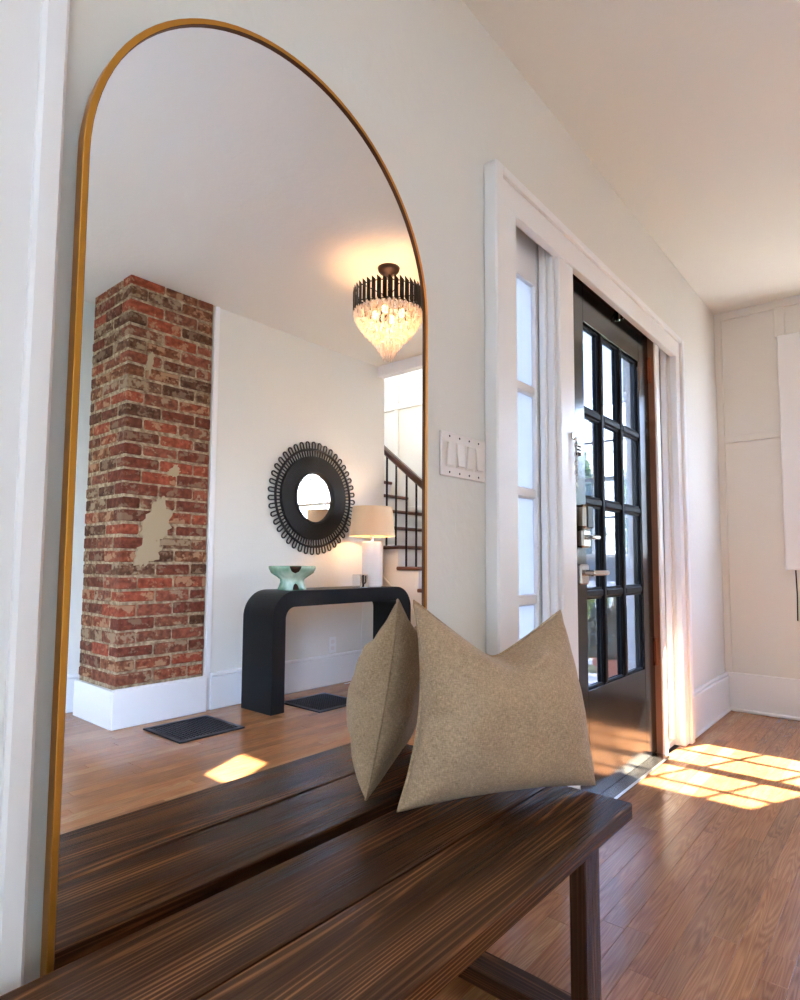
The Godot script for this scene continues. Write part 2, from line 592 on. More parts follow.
# ------------------------------------------------------------------ shell
func build_shell() -> void:
	# entry wall: room face at z = 0
	var fwl: Array = [[-0.85, -0.62, 0, H, -0.2, 0], [-0.62, 0.2, 2.03, H, -0.2, 0], [0.2, 1.585, 0, H, -0.2, 0],
		[1.585, 3.235, 2.05, H, -0.2, 0], [3.235, FX + 0.2, 0, H, -0.2, 0], [LX - 0.2, -0.85, 0, 0.27, -0.2, 0], [LX - 0.2, -0.85, 2.36, H, -0.2, 0]]
	for q: Array in [[LX - 0.2, -4.03], [-2.97, -2.83], [-1.77, -1.71]]:
		fwl.append([q[0], q[1], 0.27, 2.36, -0.2, 0])
	solid("wall_front", M.wall, fwl, "smooth painted wall around the front door")
	# far panelled wall, with the window opening (glass z .49-1.27, y 1.05-2.10)
	solid("wall_right", M.wall, [
		[FX, FX + 0.14, 0, H, 0, 0.46], [FX, FX + 0.14, 0, H, 1.36, 1.40], [FX, FX + 0.14, 0, 0.93, 0.46, 1.36], [FX, FX + 0.14, 2.13, H, 0.46, 1.36],
		[FX, SX + 0.1, 0, H, 1.40, 1.46]], "pale grey board and batten wall at the end of the hall")
	# stair wall with its high window
	solid("wall_stairwell", M.wall, [
		[SX, SX + 0.1, 0, 5.2, 1.46, 2.74], [SX, SX + 0.1, 0, 3.30, 2.74, 3.4], [SX, SX + 0.1, 4.3, 5.2, 2.74, 3.4], [SX, SX + 0.1, 0, 5.2, 3.4, 5.0],
		[OX - 0.1, SX, 0, 3.2, 4.9, 5.0], [OX - 0.1, SX, 4.9, 5.2, 4.9, 5.0], [OX - 0.1, OX + 0.1, 3.2, 4.9, 4.9, 5.0], [OX - 0.1, SX + 0.1, 5.2, 5.3, 1.36, 5.0], [OX - 0.1, SX, H + 0.12, 5.2, 1.36, 1.46], [OX - 0.1, OX - 0.02, H + 0.12, 5.2, 1.46, BZ]],
		"pale blue panelled wall beside the stairs")
	solid("wall_back", M.wall, [[2.035, OX, 0, H, BZ, BZ + 0.12], [OX - 0.11, OX, 0, 5.2, BZ + 0.12, 4.9], [OX - 0.11, OX, H, 5.2, BZ, BZ + 0.12], [2.035, 2.16, 0, H, BZ + 0.12, 3.05]],
		"white wall behind the console table")
	solid("wall_alcove", M.wall, [[LX - 0.2, 2.035, 0, H, 3.05, 3.19]], "white wall beyond the chimney")
	solid("wall_left", M.wall, [[LX - 0.2, LX, 0, H, 0, 3.05]])
	solid("ceiling", M.ceiling, [[LX - 0.2, OX - 0.02, H, H + 0.12, -0.2, 3.19], [OX - 0.02, SX + 0.2, H, H + 0.12, -0.2, 1.46]], "white ceiling")
	solid("trim_6", M.trim, [[OX - 0.09, OX - 0.02, H - 0.09, H, 1.46, BZ, 0.004]], "white header along the edge of the stairwell opening")
	# baseboards with a stepped cap
	var bb := func(x0: float, x1: float) -> Array:
		return [[x0, x1, 0, 0.195, 0, 0.02, 0.002], [x0, x1, 0.195, 0.215, 0, 0.026, 0.004], [x0, x1, 0.215, 0.235, 0, 0.018, 0.005], [x0, x1, 0, 0.02, 0.02, 0.034, 0.006]]
	var fb: Array = bb.call(0.305, 1.44)
	fb.append_array(bb.call(3.345, FX))
	solid("baseboard_front", M.trim, fb, "white stepped baseboard along the entry wall")
	solid("baseboard_right", M.trim, [[FX - 0.02, FX, 0, 0.235, 0, 1.40, 0.003], [FX - 0.034, FX - 0.02, 0, 0.02, 0.034, 1.40, 0.006]], "white baseboard below the panelled wall")
	solid("baseboard_back", M.trim, [[2.075, OX, 0, 0.20, BZ - 0.02, BZ, 0.003], [2.075, OX, 0.20, 0.225, BZ - 0.026, BZ, 0.006], [OX, OX + 0.02, 0, 0.2, BZ, BZ + 0.12, 0.003],
		[LX, 2.03, 0, 0.2, 3.03, 3.05, 0.003], [LX, 2.03, 0.2, 0.225, 3.024, 3.05, 0.006]], "white baseboard along the back wall")
	# battens of the far wall
	var wp := struct("trim_5", "flat battens on the panelled wall")
	slab("batten", M.wall, wp, FX - 0.018, FX, 0.235, H, 0.0, 0.04, 0.003)
	slab("batten", M.wall, wp, FX - 0.018, FX, H - 0.05, H, 0.04, 1.40, 0.003)
	slab("batten", M.wall, wp, FX - 0.018, FX, 2.30, H - 0.05, 0.335, 0.39, 0.003)
	slab("batten", M.wall, wp, FX - 0.018, FX, 1.68, 1.725, 0.04, 0.35, 0.003)
	for z in [2.05, 2.62, 3.18, 3.74, 4.3]:
		slab("batten", M.wall, wp, SX - 0.02, SX, 1.2, 5.0, z, z + 0.05, 0.003)
	slab("batten", M.wall, wp, SX - 0.022, SX, 2.5, 2.56, 1.4, 4.9, 0.003)
	slab("batten", M.wall, wp, SX - 0.022, SX, 1.42, 1.47, 1.4, 4.9, 0.003)
	# chimney side trim strip
	solid("trim_4", M.trim, [[2.04, 2.075, 0.0, H, BZ - 0.012, BZ, 0.002]], "narrow white strip beside the brick")
	# cased doorway at the left with a closed white door
	solid("trim_2", M.trim, [[0.2, 0.272, 0, 2.1, 0, 0.02, 0.003], [0.268, 0.302, 0, 2.12, 0, 0.034, 0.005], [0.196, 0.206, 0, 2.03, -0.1, 0.024, 0.004],
		[-0.62, 0.2, 2.03, 2.1, 0, 0.02, 0.003], [-0.72, -0.62, 0, 2.12, 0, 0.03, 0.004]], "white moulded casing of the doorway beside the mirror")
	var d := struct("door_2", "white glazed door in the doorway beside the mirror")
	for x: Array in [[-0.62, -0.52], [0.096, 0.196]]:
		slab("stile", M.trim, d, x[0], x[1], 0.01, 2.03, -0.1, -0.06, 0.003)
	for y: Array in [[0.01, 0.25], [0.98, 1.02], [1.9, 2.03]]:
		slab("rail", M.trim, d, -0.52, 0.096, y[0], y[1], -0.1, -0.06, 0.003)
	slab("pane", M.glass, d, -0.52, 0.096, 0.25, 0.98, -0.082, -0.078)
	slab("pane", M.glass, d, -0.52, 0.096, 1.02, 1.9, -0.082, -0.078)

# ------------------------------------------------------------------ front door and sidelights
func build_entry() -> void:
	var t := struct("trim_1", "white casing around the front door and its sidelights")
	# left casing: flat board and a thick back band
	slab("casing", M.trim, t, 1.485, 1.59, 0, 1.995, 0, 0.03, 0.003)
	slab("back_band", M.trim, t, 1.447, 1.49, 0, 2.097, 0, 0.046, 0.005)
	slab("casing", M.trim, t, 3.235, 3.30, 0, 1.995, 0, 0.03, 0.003)
	slab("back_band", M.trim, t, 3.296, 3.344, 0, 2.097, 0, 0.046, 0.005)
	slab("casing", M.trim, t, 1.49, 3.296, 1.99, 2.085, 0, 0.03, 0.003)
	slab("back_band", M.trim, t, 1.49, 3.296, 2.072, 2.097, 0, 0.046, 0.005)
	slab("post", M.trim, t, 1.905, 2.022, 0, 2.05, -0.16, 0.02, 0.004)
	slab("post", M.trim, t, 2.99, 3.045, 0, 2.05, -0.16, 0.004, 0.004)
	# door jamb in bare brown wood, hinge side and head
	slab("door_jamb", M.jamb, t, 2.984, 2.992, 0, 2.045, -0.045, -0.004, 0.002)
	slab("head_jamb", M.jamb, t, 2.022, 2.984, 2.042, 2.052, -0.16, 0.0, 0.002)
	slab("threshold", M.chrome, t, 2.022, 2.984, 0.0, 0.018, -0.16, 0.03, 0.006)
	slab("sill", M.trim, t, 1.59, 1.905, 0.0, 0.03, -0.2, -0.02, 0.004)
	slab("sill", M.trim, t, 3.045, 3.235, 0.0, 0.03, -0.2, -0.02, 0.004)
	for x in [1.872, 1.888]:
		slab("jamb_stop", M.trim, t, x, x + 0.018, 0.03, 2.05, -0.045 + (x - 1.872) * 1.2, -0.02 + (x - 1.872) * 1.6, 0.004)
	slab("jamb_stop", M.trim, t, 3.215, 3.237, 0.03, 2.05, -0.045, -0.015, 0.004)
	sidelight("window_1", 1.588, 1.905, M.frost, "frosted sidelight left of the front door")
	sidelight("window_2", 3.045, 3.235, M.frost, "frosted sidelight on the hinge side of the front door")
	# ---- the door
	var d := struct("door_1", "glossy black front door with twelve glass panes")
	var z0 := -0.075
	var z1 := -0.03
	var gx := [2.217, 2.405, 2.622, 2.845]
	var gy := [0.425, 0.79, 1.153, 1.51, 1.868]
	slab("stile", M.black, d, 2.024, 2.217, 0.02, 2.04, z0, z1, 0.003)
	slab("stile", M.black, d, 2.845, 2.984, 0.02, 2.04, z0, z1, 0.003)
	slab("top_rail", M.black, d, 2.217, 2.845, 1.868, 2.04, z0, z1, 0.001)
	slab("bottom_rail", M.black, d, 2.217, 2.845, 0.02, 0.425, z0, z1, 0.001)
	for k in [1, 2]:
		slab("muntin", M.black_matte, d, gx[k] - 0.016, gx[k] + 0.016, 0.425, 1.868, z0 + 0.004, z1 - 0.002, 0.006)
	for k in [1, 2, 3]:
		for c in 3:
			var a: float = gx[c] + (0.016 if c > 0 else 0.0)
			var b: float = gx[c + 1] - (0.016 if c < 2 else 0.0)
			slab("muntin", M.black_matte, d, a, b, gy[k] - 0.015, gy[k] + 0.015, z0 + 0.004, z1 - 0.003, 0.006)
	for c in 3:
		for r in 4:
			var a: float = gx[c] + (0.016 if c > 0 else 0.0)
			var b: float = gx[c + 1] - (0.016 if c < 2 else 0.0)
			var e: float = gy[r] + (0.015 if r > 0 else 0.0)
			var g: float = gy[r + 1] - (0.015 if r < 3 else 0.0)
			var pn := slab("pane", M.door_glass, d, a, b, e, g, -0.054, -0.051)
			var bd := MB.new()   # glazing bead round each pane
			bd.span(a, b, e, e + 0.008, -0.05, -0.04, 0.002)
			bd.span(a, b, g - 0.008, g, -0.05, -0.04, 0.002)
			bd.span(a, a + 0.008, e, g, -0.05, -0.04, 0.002)
			bd.span(b - 0.008, b, e, g, -0.05, -0.04, 0.002)
			part("glazing_bead", bd, M.black_matte, pn)
	for y in [1.86, 0.49]:
		var hg := MB.new()
		hg.span(2.972, 2.986, y - 0.05, y + 0.05, -0.03, -0.026, 0.001)
		hg.tube([Vector3(2.982, y - 0.055, -0.022), Vector3(2.982, y + 0.055, -0.022)], 0.008, 10)
		for q in [-0.06, 0.06]:
			hg.ball(Vector3(2.982, y + q, -0.022), Vector3.ONE * 0.008, 8, 6)
		part("hinge", hg, M.copper, d)
	# keypad deadbolt
	var kx := 2.125
	var kb := MB.new()
	kb.span(kx - 0.036, kx + 0.036, 1.035, 1.125, -0.03, 0.022, 0.01)
	var dead := part("deadbolt", kb, M.chrome, d)
	slab("battery_cover", M.black_satin, dead, kx - 0.022, kx + 0.03, 1.04, 1.12, 0.02, 0.026, 0.003)
	var kk := MB.new()
	kk.span(kx - 0.036, kx + 0.034, 0.965, 1.036, -0.03, 0.014, 0.008)
	part("housing", kk, M.chrome, dead)
	var kt := MB.new()
	kt.box(Vector3(kx + 0.03, 1.005, 0.034), Vector3(0.06, 0.016, 0.014), 0.004)
	kt.tube([Vector3(kx, 1.005, 0.01), Vector3(kx, 1.005, 0.034)], 0.01, 12)
	part("thumb_turn", kt, M.chrome, dead)
	var lv := MB.new()
	lv.span(kx - 0.036, kx + 0.036, 0.83, 0.905, -0.03, 0.004, 0.005)
	var rose := part("handle_plate", lv, M.chrome, d)
	var ln := MB.new()
	ln.tube([Vector3(kx - 0.005, 0.873, -0.02), Vector3(kx - 0.005, 0.873, 0.04)], 0.012, 14)
	ln.box(Vector3(kx + 0.055, 0.873, 0.04), Vector3(0.14, 0.018, 0.016), 0.005)
	part("lever", ln, M.chrome, rose)
	# security chain: keeper on the door, chain hanging on the post
	var kp := MB.new()
	for q in [-0.012, 0.0, 0.012]:
		kp.box(Vector3(2.078, 1.33 + q, 0.004), Vector3(0.055, 0.007, 0.014), 0.002)
	kp.box(Vector3(2.1, 1.33, -0.012), Vector3(0.012, 0.045, 0.04), 0.002)
	part("chain_keeper", kp, M.chrome, d)
	var ch := thing("door_chain", "small steel security chain hanging on the white post beside the black door", "chain", Vector3(1.995, 1.36, 0.022))
	slab("mount", M.chrome, ch, -0.016, 0.012, -0.012, 0.014, 0, 0.006, 0.002)
	var lk := MB.new()
	for k in 9:
		var c := Vector3(0.006, -0.014 - 0.0165 * k, 0.008)
		var pts: Array = []
		for q in 12:
			var an := TAU * q / 12
			pts.append(c + (Vector3(0.0055 * cos(an), 0.011 * sin(an), 0) if k % 2 == 0 else Vector3(0, 0.011 * sin(an), 0.0055 * cos(an))))
		lk.tube(pts, 0.0019, 6, true)
	lk.tube([Vector3(0.006, -0.165, 0.008), Vector3(0.006, -0.18, 0.008)], 0.004, 8)
	part("chain_links", lk, M.chrome, ch)
	var hk := MB.new()
	hk.span(2.575, 2.592, 1.985, 2.03, -0.03, -0.018, 0.003)
	hk.tube([Vector3(2.584, 2.022, -0.02), Vector3(2.584, 2.0, 0.0), Vector3(2.584, 1.985, -0.005)], 0.004, 8)
	part("wreath_hook", hk, M.chrome, d)
	# nail in the head casing
	var nl := MB.new()
	nl.ball(Vector3.ZERO, Vector3(0.007, 0.007, 0.006), 8, 6)
	var nn := put("nail", nl.mesh(), M.iron, self, Vector3(3.11, 2.103, 0.012))
	tag(nn, "small dark nail just above the front door casing", "nail")

func sidelight(called: String, x0: float, x1: float, glass: Material, label: String) -> void:
	var w := struct(called, label)
	var a := -0.085
	var b := -0.05
	slab("sash_stile", M.trim, w, x0, x0 + 0.045, 0.03, 2.05, a, b, 0.003)
	slab("sash_stile", M.trim, w, x1 - 0.045, x1, 0.03, 2.05, a, b, 0.003)
	slab("sash_rail", M.trim, w, x0 + 0.045, x1 - 0.045, 1.885, 2.05, a, b, 0.003)
	slab("sash_panel", M.trim, w, x0 + 0.045, x1 - 0.045, 0.03, 0.425, a, b, 0.003)
	var ys := [0.425, 0.785, 1.145, 1.505, 1.885]
	for k in [1, 2, 3]:
		slab("muntin", M.trim, w, x0 + 0.045, x1 - 0.045, ys[k] - 0.018, ys[k] + 0.018, a + 0.003, b - 0.003, 0.006)
	for k in 4:
		slab("pane", glass, w, x0 + 0.045, x1 - 0.045, ys[k] + (0.018 if k > 0 else 0.0), ys[k + 1] - (0.018 if k < 3 else 0.0), -0.07, -0.066)

# ------------------------------------------------------------------ windows
func double_hung(w: Node3D, B: Basis, o: Vector3, wd: float, y0: float, y1: float, cols: int, rows: int, deep: float) -> void:
	# local: x across, y up, z out to the room; o at the middle of the opening's foot on the wall face
	var hs := wd * 0.5
	var frame := MB.new()
	for s: float in [-1.0, 1.0]:
		frame.span(s * (hs + 0.03), s * (hs - 0.005), y0 - 0.03, y1 + 0.03, -deep, 0.0, 0.002)
	frame.span(-hs, hs, y1 - 0.005, y1 + 0.03, -deep, 0.0, 0.002)
	frame.span(-hs, hs, y0 - 0.03, y0 + 0.005, -deep, 0.0, 0.002)
	put("frame", frame.mesh(), M.trim, w, o, B)
	var cs := MB.new()
	for s: float in [-1.0, 1.0]:
		cs.span(s * (hs + 0.14), s * (hs + 0.02), y0 - 0.085, y1 + 0.2, 0.0, 0.05, 0.006)
	cs.span(-hs - 0.02, hs + 0.02, y1 + 0.02, y1 + 0.2, 0.0, 0.048, 0.006)
	cs.span(-hs - 0.02, hs + 0.02, y0 - 0.085, y0 - 0.02, 0.0, 0.048, 0.004)
	put("casing", cs.mesh(), M.trim, w, o, B)
	var mid := (y0 + y1) * 0.5
	for sash in 2:
		var a := y0 if sash == 0 else mid
		var b := mid if sash == 0 else y1
		var z := -0.06 if sash == 0 else -0.09
		var mb := MB.new()
		mb.span(-hs, hs, a - 0.015, a + 0.015, z - 0.015, z + 0.015, 0.002)
		mb.span(-hs, hs, b - 0.015, b + 0.015, z - 0.015, z + 0.015, 0.002)
		mb.span(-hs - 0.004, -hs + 0.012, a, b, z - 0.015, z + 0.015, 0.002)
		mb.span(hs - 0.012, hs + 0.004, a, b, z - 0.015, z + 0.015, 0.002)
		for c in range(1, cols):
			var x := -hs + wd * c / cols
			mb.span(x - 0.008, x + 0.008, a, b, z - 0.01, z + 0.01, 0.002)
		for r in range(1, rows):
			var y := a + (b - a) * r / rows
			mb.span(-hs, hs, y - 0.008, y + 0.008, z - 0.01, z + 0.01, 0.002)
		put("sash", mb.mesh(), M.trim, w, o, B)
		var g := MB.new()
		g.span(-hs, hs, a, b, z - 0.002, z + 0.002)
		put("pane", g.mesh(), M.glass, w, o, B)

func build_windows() -> void:
	var w := struct("window_3", "sunny double-hung window on the panelled wall")
	double_hung(w, Basis(Vector3(0, 0, -1), Vector3.UP, Vector3(-1, 0, 0)), Vector3(FX, 0, 0.91), 0.84, 0.96, 2.10, 3, 2, 0.135)
	var k := 7
	for q: Array in [[-3.5, 1.0], [-2.3, 1.0], [-1.28, 0.8]]:
		var fw := struct("window_%d" % k, "tall double-hung window in the entry wall beyond the glazed side door")
		double_hung(fw, Basis(Vector3(1, 0, 0), Vector3.UP, Vector3(0, 0, 1)), Vector3(q[0], 0, 0), q[1], 0.30, 2.33, 2, 2, 0.19)
		k += 1
	var w6 := struct("window_6", "high window over the stairs")
	slab("pane", M.glass, w6, SX + 0.06, SX + 0.064, 3.30, 4.3, 2.74, 3.4)
	var mb := MB.new()
	mb.span(SX + 0.04, SX + 0.08, 3.30, 3.33, 2.74, 3.4)
	mb.span(SX + 0.04, SX + 0.08, 3.74, 3.77, 2.74, 3.4)
	part("sash", mb, M.trim, w6)
	var w13 := struct("window_5", "upstairs window at the head of the stairs")
	slab("pane", M.glass, w13, OX + 0.1, SX, 3.2, 4.9, 4.95, 4.954)
	var m13 := MB.new()
	m13.span(OX + 0.1, SX, 4.03, 4.07, 4.93, 4.97)
	m13.span((OX + SX) * 0.5, (OX + SX) * 0.5 + 0.04, 3.2, 4.9, 4.93, 4.97)
	part("sash", m13, M.trim, w13)
	var c := MB.new()
	c.tube([Vector3(0, 0.3, 0), Vector3(0.0, 0.15, 0.003), Vector3(0, 0.0, 0.0)], 0.0035, 6)
	var cd := put("dark_cord", c.mesh(), M.iron, self, Vector3(FX - 0.006, 0.575, 0.395))
	tag(cd, "thin dark cord hanging below the white window casing", "cord")

# ------------------------------------------------------------------ floor
func build_floor() -> void:
	var fl := struct("floor", "glossy reddish oak strip floor")
	slab("subfloor", M.floor_gap, fl, LX - 0.2, SX + 0.2, -0.12, -0.012, -0.2, 5.0)
	var w := 0.0572
	var meshes := {}
	var lens := [0.7, 0.95, 1.2, 1.55]
	var rest := MB.new()
	rest.us = 1.0
	var row := 0
	var z := 0.0
	while z < 3.05:
		var x := LX
		x -= rng.randf() * 0.6
		var endx := FX if z < 1.40 else (SX if z < BZ else (1.7 if z + w > BZ else SX))
		while x < endx:
			var L: float = lens[rng.randi() % 4]
			var x1: float = min(x + L, endx)
			var x0: float = max(x, LX)
			var ln: float = snappedf(x1 - x0, 0.01)
			if ln > 0.02:
				if x1 < -0.3 or z > BZ or z < 0.0:
					rest.uo = Vector2(rng.randf(), (rng.randi() % 8) * 0.06)
					rest.span(x0, x1 - 0.0012, -0.012, 0.0, z + 0.0007, z + w - 0.0007, 0.0012)
				else:
					var key := "%.2f" % ln
					if not meshes.has(key):
						var b := MB.new()
						b.box(Vector3.ZERO, Vector3(ln - 0.0006, 0.012, w - 0.0006), 0.0007)
						meshes[key] = b.mesh()
					put("plank", meshes[key], M.floor[rng.randi() % 16], fl, Vector3((x0 + x1) * 0.5, -0.006, z + w * 0.5))
			x += L
		z += w
		row += 1
	var o := part("plank_field", rest, M.floor[3], fl)
	o.set_meta("kind", "stuff")

# ------------------------------------------------------------------ mirror
func arch(cx: float, r: float, y0: float, ys: float, segs := 48) -> Array:
	var p: Array = [Vector2(cx - r, y0)]
	for k in segs + 1:
		var a := PI - PI * k / segs
		p.append(Vector2(cx + r * cos(a), ys + r * sin(a)))
	p.append(Vector2(cx + r, y0))
	return p

func build_mirror() -> void:
	var t := thing("arched_mirror", "tall arched floor mirror with a thin gold frame standing behind the wooden bench", "mirror", Vector3(0.724, 0, 0.035))
	var ys := 1.497
	var z0 := -0.011
	var z1 := 0.010
	var zg := 0.005
	var ro := 0.401
	var ri := 0.3915
	var A := arch(0, ro, 0.0, ys)
	var I := arch(0, ri, 0.012, ys)
	var b := MB.new()
	var inn := MB.new()
	var e := 0.0008
	var Af := arch(0, ro - e, e, ys)
	var If := arch(0, ri + e, 0.012 - e, ys)
	for k in A.size():
		var j := (k + 1) % A.size()
		var P := func(q: Vector2, z: float) -> Vector3: return Vector3(q.x, q.y, z)
		var nrm := func(k2: int) -> Vector3:
			if k2 == 0 or k2 == 1:
				return Vector3(-1, 0, 0)
			if k2 >= A.size() - 2:
				return Vector3(1, 0, 0)
			return Vector3(A[k2].x, A[k2].y - ys, 0).normalized()
		var n0: Vector3 = nrm.call(k)
		var n1: Vector3 = nrm.call(j)
		if j == 0:
			n0 = Vector3.DOWN
			n1 = Vector3.DOWN
		var fz := Vector3(0, 0, 1)
		var ring := [[A, z0, 1.0, 0.0], [A, z1 - e, 1.0, 0.0], [Af, z1, 0.0, 1.0], [If, z1, 0.0, 1.0], [I, z1 - e, -1.0, 0.0], [I, z0, -1.0, 0.0]]
		for s in 5:
			var p: Array = ring[s]
			var q: Array = ring[s + 1]
			var m0: Vector3
			var m1: Vector3
			if s == 0:
				m0 = n0; m1 = n1
			elif s == 1:
				m0 = (n0 + fz).normalized(); m1 = (n1 + fz).normalized()
			elif s == 2:
				m0 = fz; m1 = fz
			elif s == 3:
				m0 = (fz - n0).normalized(); m1 = (fz - n1).normalized()
			else:
				m0 = -n0; m1 = -n1
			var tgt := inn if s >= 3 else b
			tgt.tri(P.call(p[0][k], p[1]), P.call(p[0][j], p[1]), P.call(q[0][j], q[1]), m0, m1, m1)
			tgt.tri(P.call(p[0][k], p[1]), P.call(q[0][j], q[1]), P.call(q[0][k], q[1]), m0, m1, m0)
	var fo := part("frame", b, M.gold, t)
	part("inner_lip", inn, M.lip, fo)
	var g := MB.new()
	g.prism(PackedVector2Array(arch(0, ri + 0.004, 0.008, ys)), Vector3(0, 0, zg - 0.006), Vector3.RIGHT, Vector3.UP, Vector3(0, 0, 0.006))
	part("mirror_glass", g, M.mirror, t)

# ------------------------------------------------------------------ bench
func build_bench() -> void:
	var x0 := -0.28
	var x1 := 1.37
	var t := thing("bench", "dark stained two-plank wooden bench in front of the arched mirror", "bench", Vector3(0, 0, 0))
	var zs := [[0.058, 0.2395], [0.2445, 0.432]]
	for k in 2:
		var b := MB.new()
		b.uo = Vector2(0.85, 0.1 + 0.2 * k)
		b.box(Vector3.ZERO, Vector3(x1 - x0, 0.036, zs[k][1] - zs[k][0]), 0.0028)
		put("seat_plank", b.mesh(), M.bench, t, Vector3((x0 + x1) * 0.5, 0.362, (zs[k][0] + zs[k][1]) * 0.5))
	for x: float in [1.165, -0.1]:
		var f := 0.068
		var parts := {"leg": [[x - f * 0.5, x + f * 0.5, 0.0, 0.344, 0.392, 0.426], [x - f * 0.5, x + f * 0.5, 0.0, 0.344, 0.066, 0.1]],
			"stretcher": [[x - f * 0.5, x + f * 0.5, 0.0, 0.036, 0.1, 0.392]], "top_bar": [[x - f * 0.5, x + f * 0.5, 0.308, 0.344, 0.1, 0.392]]}
		for nm: String in parts:
			for q: Array in parts[nm]:
				var b := MB.new()
				b.uo = Vector2(rng.randf(), rng.randf())
				b.span(q[0], q[1], q[2], q[3], q[4], q[5], 0.002)
				part(nm, b, M.bench, t)

# ------------------------------------------------------------------ pillow
func build_pillow() -> void:
	var bl := Vector3(0.975, 0.388, 0.086)
	var br := Vector3(1.395, 0.388, 0.335)
	var tl := Vector3(1.052, 0.828, 0.064)
	var tr := Vector3(1.452, 0.792, 0.226)
	var t := thing("throw_pillow", "plump beige linen throw pillow with a chopped top standing on the bench against the mirror", "pillow", Vector3(1.2, 0.38, 0.2))
	var org := Vector3(1.2, 0.38, 0.2)
	var nrm := Vector3(-0.52, 0.12, 0.845).normalized()
	var wr := noise(81, 2.6, 3)
	var N := 56
	var pos := func(u: float, v: float, side: float) -> Vector3:
		# edges pulled in between the corners, dip chopped into the top
		var pull := 0.15 if u < 0.0 else 0.01
		var pu := u * (1.0 - pull * (1.0 - v * v) * u * u)
		var pv := v * (1.0 - 0.03 * (1.0 - u * u) * absf(v))
		var a := (pu + 1.0) * 0.5
		var b := (pv + 1.0) * 0.5
		var p := bl.lerp(br, a).lerp(tl.lerp(tr, a), b)
		var top := clampf((v + 0.25) / 1.25, 0.0, 1.0)
		var au := sqrt(u * u + 0.012)
		var dip := clampf(1.07 - au, 0.0, 1.0)
		p.y -= 0.128 * dip * pow(top, 1.8)
		p.y = maxf(p.y + 0.010 * (1.0 - u * u) * (1.0 - b), 0.3815)
		var th := pow(maxf((1.0 - pow(absf(u), 2.2)) * (1.0 - pow(absf(v), 2.2)), 0.0), 0.48)
		th *= 1.0 - 0.2 * dip * pow(top, 3.0)
		var k := 0.118 if side > 0 else 0.05
		var crease := 0.016 * wr.get_noise_3d(u * 0.5, v * 0.45, side * 3.0)
		# folds running down from the chop and in from the corners
		crease -= 0.030 * exp(-pow((u - 0.02 - 0.12 * (1.0 - v)) / 0.13, 2.0)) * pow(top, 5.0)
		crease += 0.024 * exp(-pow((u - 0.30) / 0.16, 2.0)) * exp(-pow((v - 0.66) / 0.16, 2.0))
		crease += 0.018 * exp(-pow((u + 0.34) / 0.16, 2.0)) * exp(-pow((v - 0.60) / 0.2, 2.0))
		crease -= 0.020 * exp(-pow((v + 0.18 - 0.25 * (u + 1.0)) / 0.07, 2.0)) * exp(-pow((u + 0.86) / 0.2, 2.0))
		crease += 0.006 * sin(8.0 * (u - v)) * exp(-pow((absf(u) - 0.85) / 0.25, 2.0)) * exp(-pow((absf(v) - 0.85) / 0.25, 2.0))
		p += nrm * side * (k * th + crease * minf(1.0, th * 1.4))
		if v < 0.0:   # weight settles: belly sags towards the front
			p += nrm * side * 0.014 * th * -v
		p.z = maxf(p.z, 0.052)
		return p - org
	var b := MB.new()
	for side: float in [1.0, -1.0]:
		var g: Array = []
		for i in N + 1:
			var row: Array = []
			for j in N + 1:
				# finer towards the edges
				var u := sin(PI * 0.5 * (2.0 * j / N - 1.0))
				var v := sin(PI * 0.5 * (2.0 * i / N - 1.0))
				row.append(pos.call(u, v, side))
			g.append(row)
		b.sheet(g, false, side < 0)
	var cov := part("cover", b, M.linen, t)
	var pts: Array = []
	for k in 4 * 40:
		var s := k / 40
		var q := 2.0 * (k % 40) / 40.0 - 1.0
		var uv: Vector2 = [Vector2(q, -1), Vector2(1, q), Vector2(-q, 1), Vector2(-1, -q)][s]
		pts.append(pos.call(uv.x, uv.y, 1.0) + Vector3(0, 0.002, 0))
	var pp := MB.new()
	pp.tube(pts, 0.0035, 6, true)
	part("seam", pp, M.linen, cov)

# ------------------------------------------------------------------ switch plate
func build_switch() -> void:
	var t := thing("light_switch", "beige four-gang rocker light switch plate on the wall beside the door casing", "switch", Vector3(1.337, 1.195, 0.0))
	slab("plate", M.switch, t, -0.108, 0.108, -0.06, 0.06, 0, 0.007, 0.003)
	for k in 4:
		var x := -0.069 + 0.046 * k
		var fr := slab("rocker_frame", M.switch, t, x - 0.0175, x + 0.0175, -0.034, 0.034, 0.006, 0.0085, 0.001)
		var b := MB.new()
		b.box(Vector3(x, 0, 0.0095), Vector3(0.031, 0.062, 0.006), 0.0015, Basis(Vector3.RIGHT, 0.09 if k % 2 == 0 else -0.09))
		part("rocker", b, M.switch, fr)
		for y: float in [-0.048, 0.048]:
			var s := MB.new()
			s.ball(Vector3(x, y, 0.007), Vector3(0.003, 0.003, 0.0015), 8, 6)
			part("screw", s, M.iron, t)

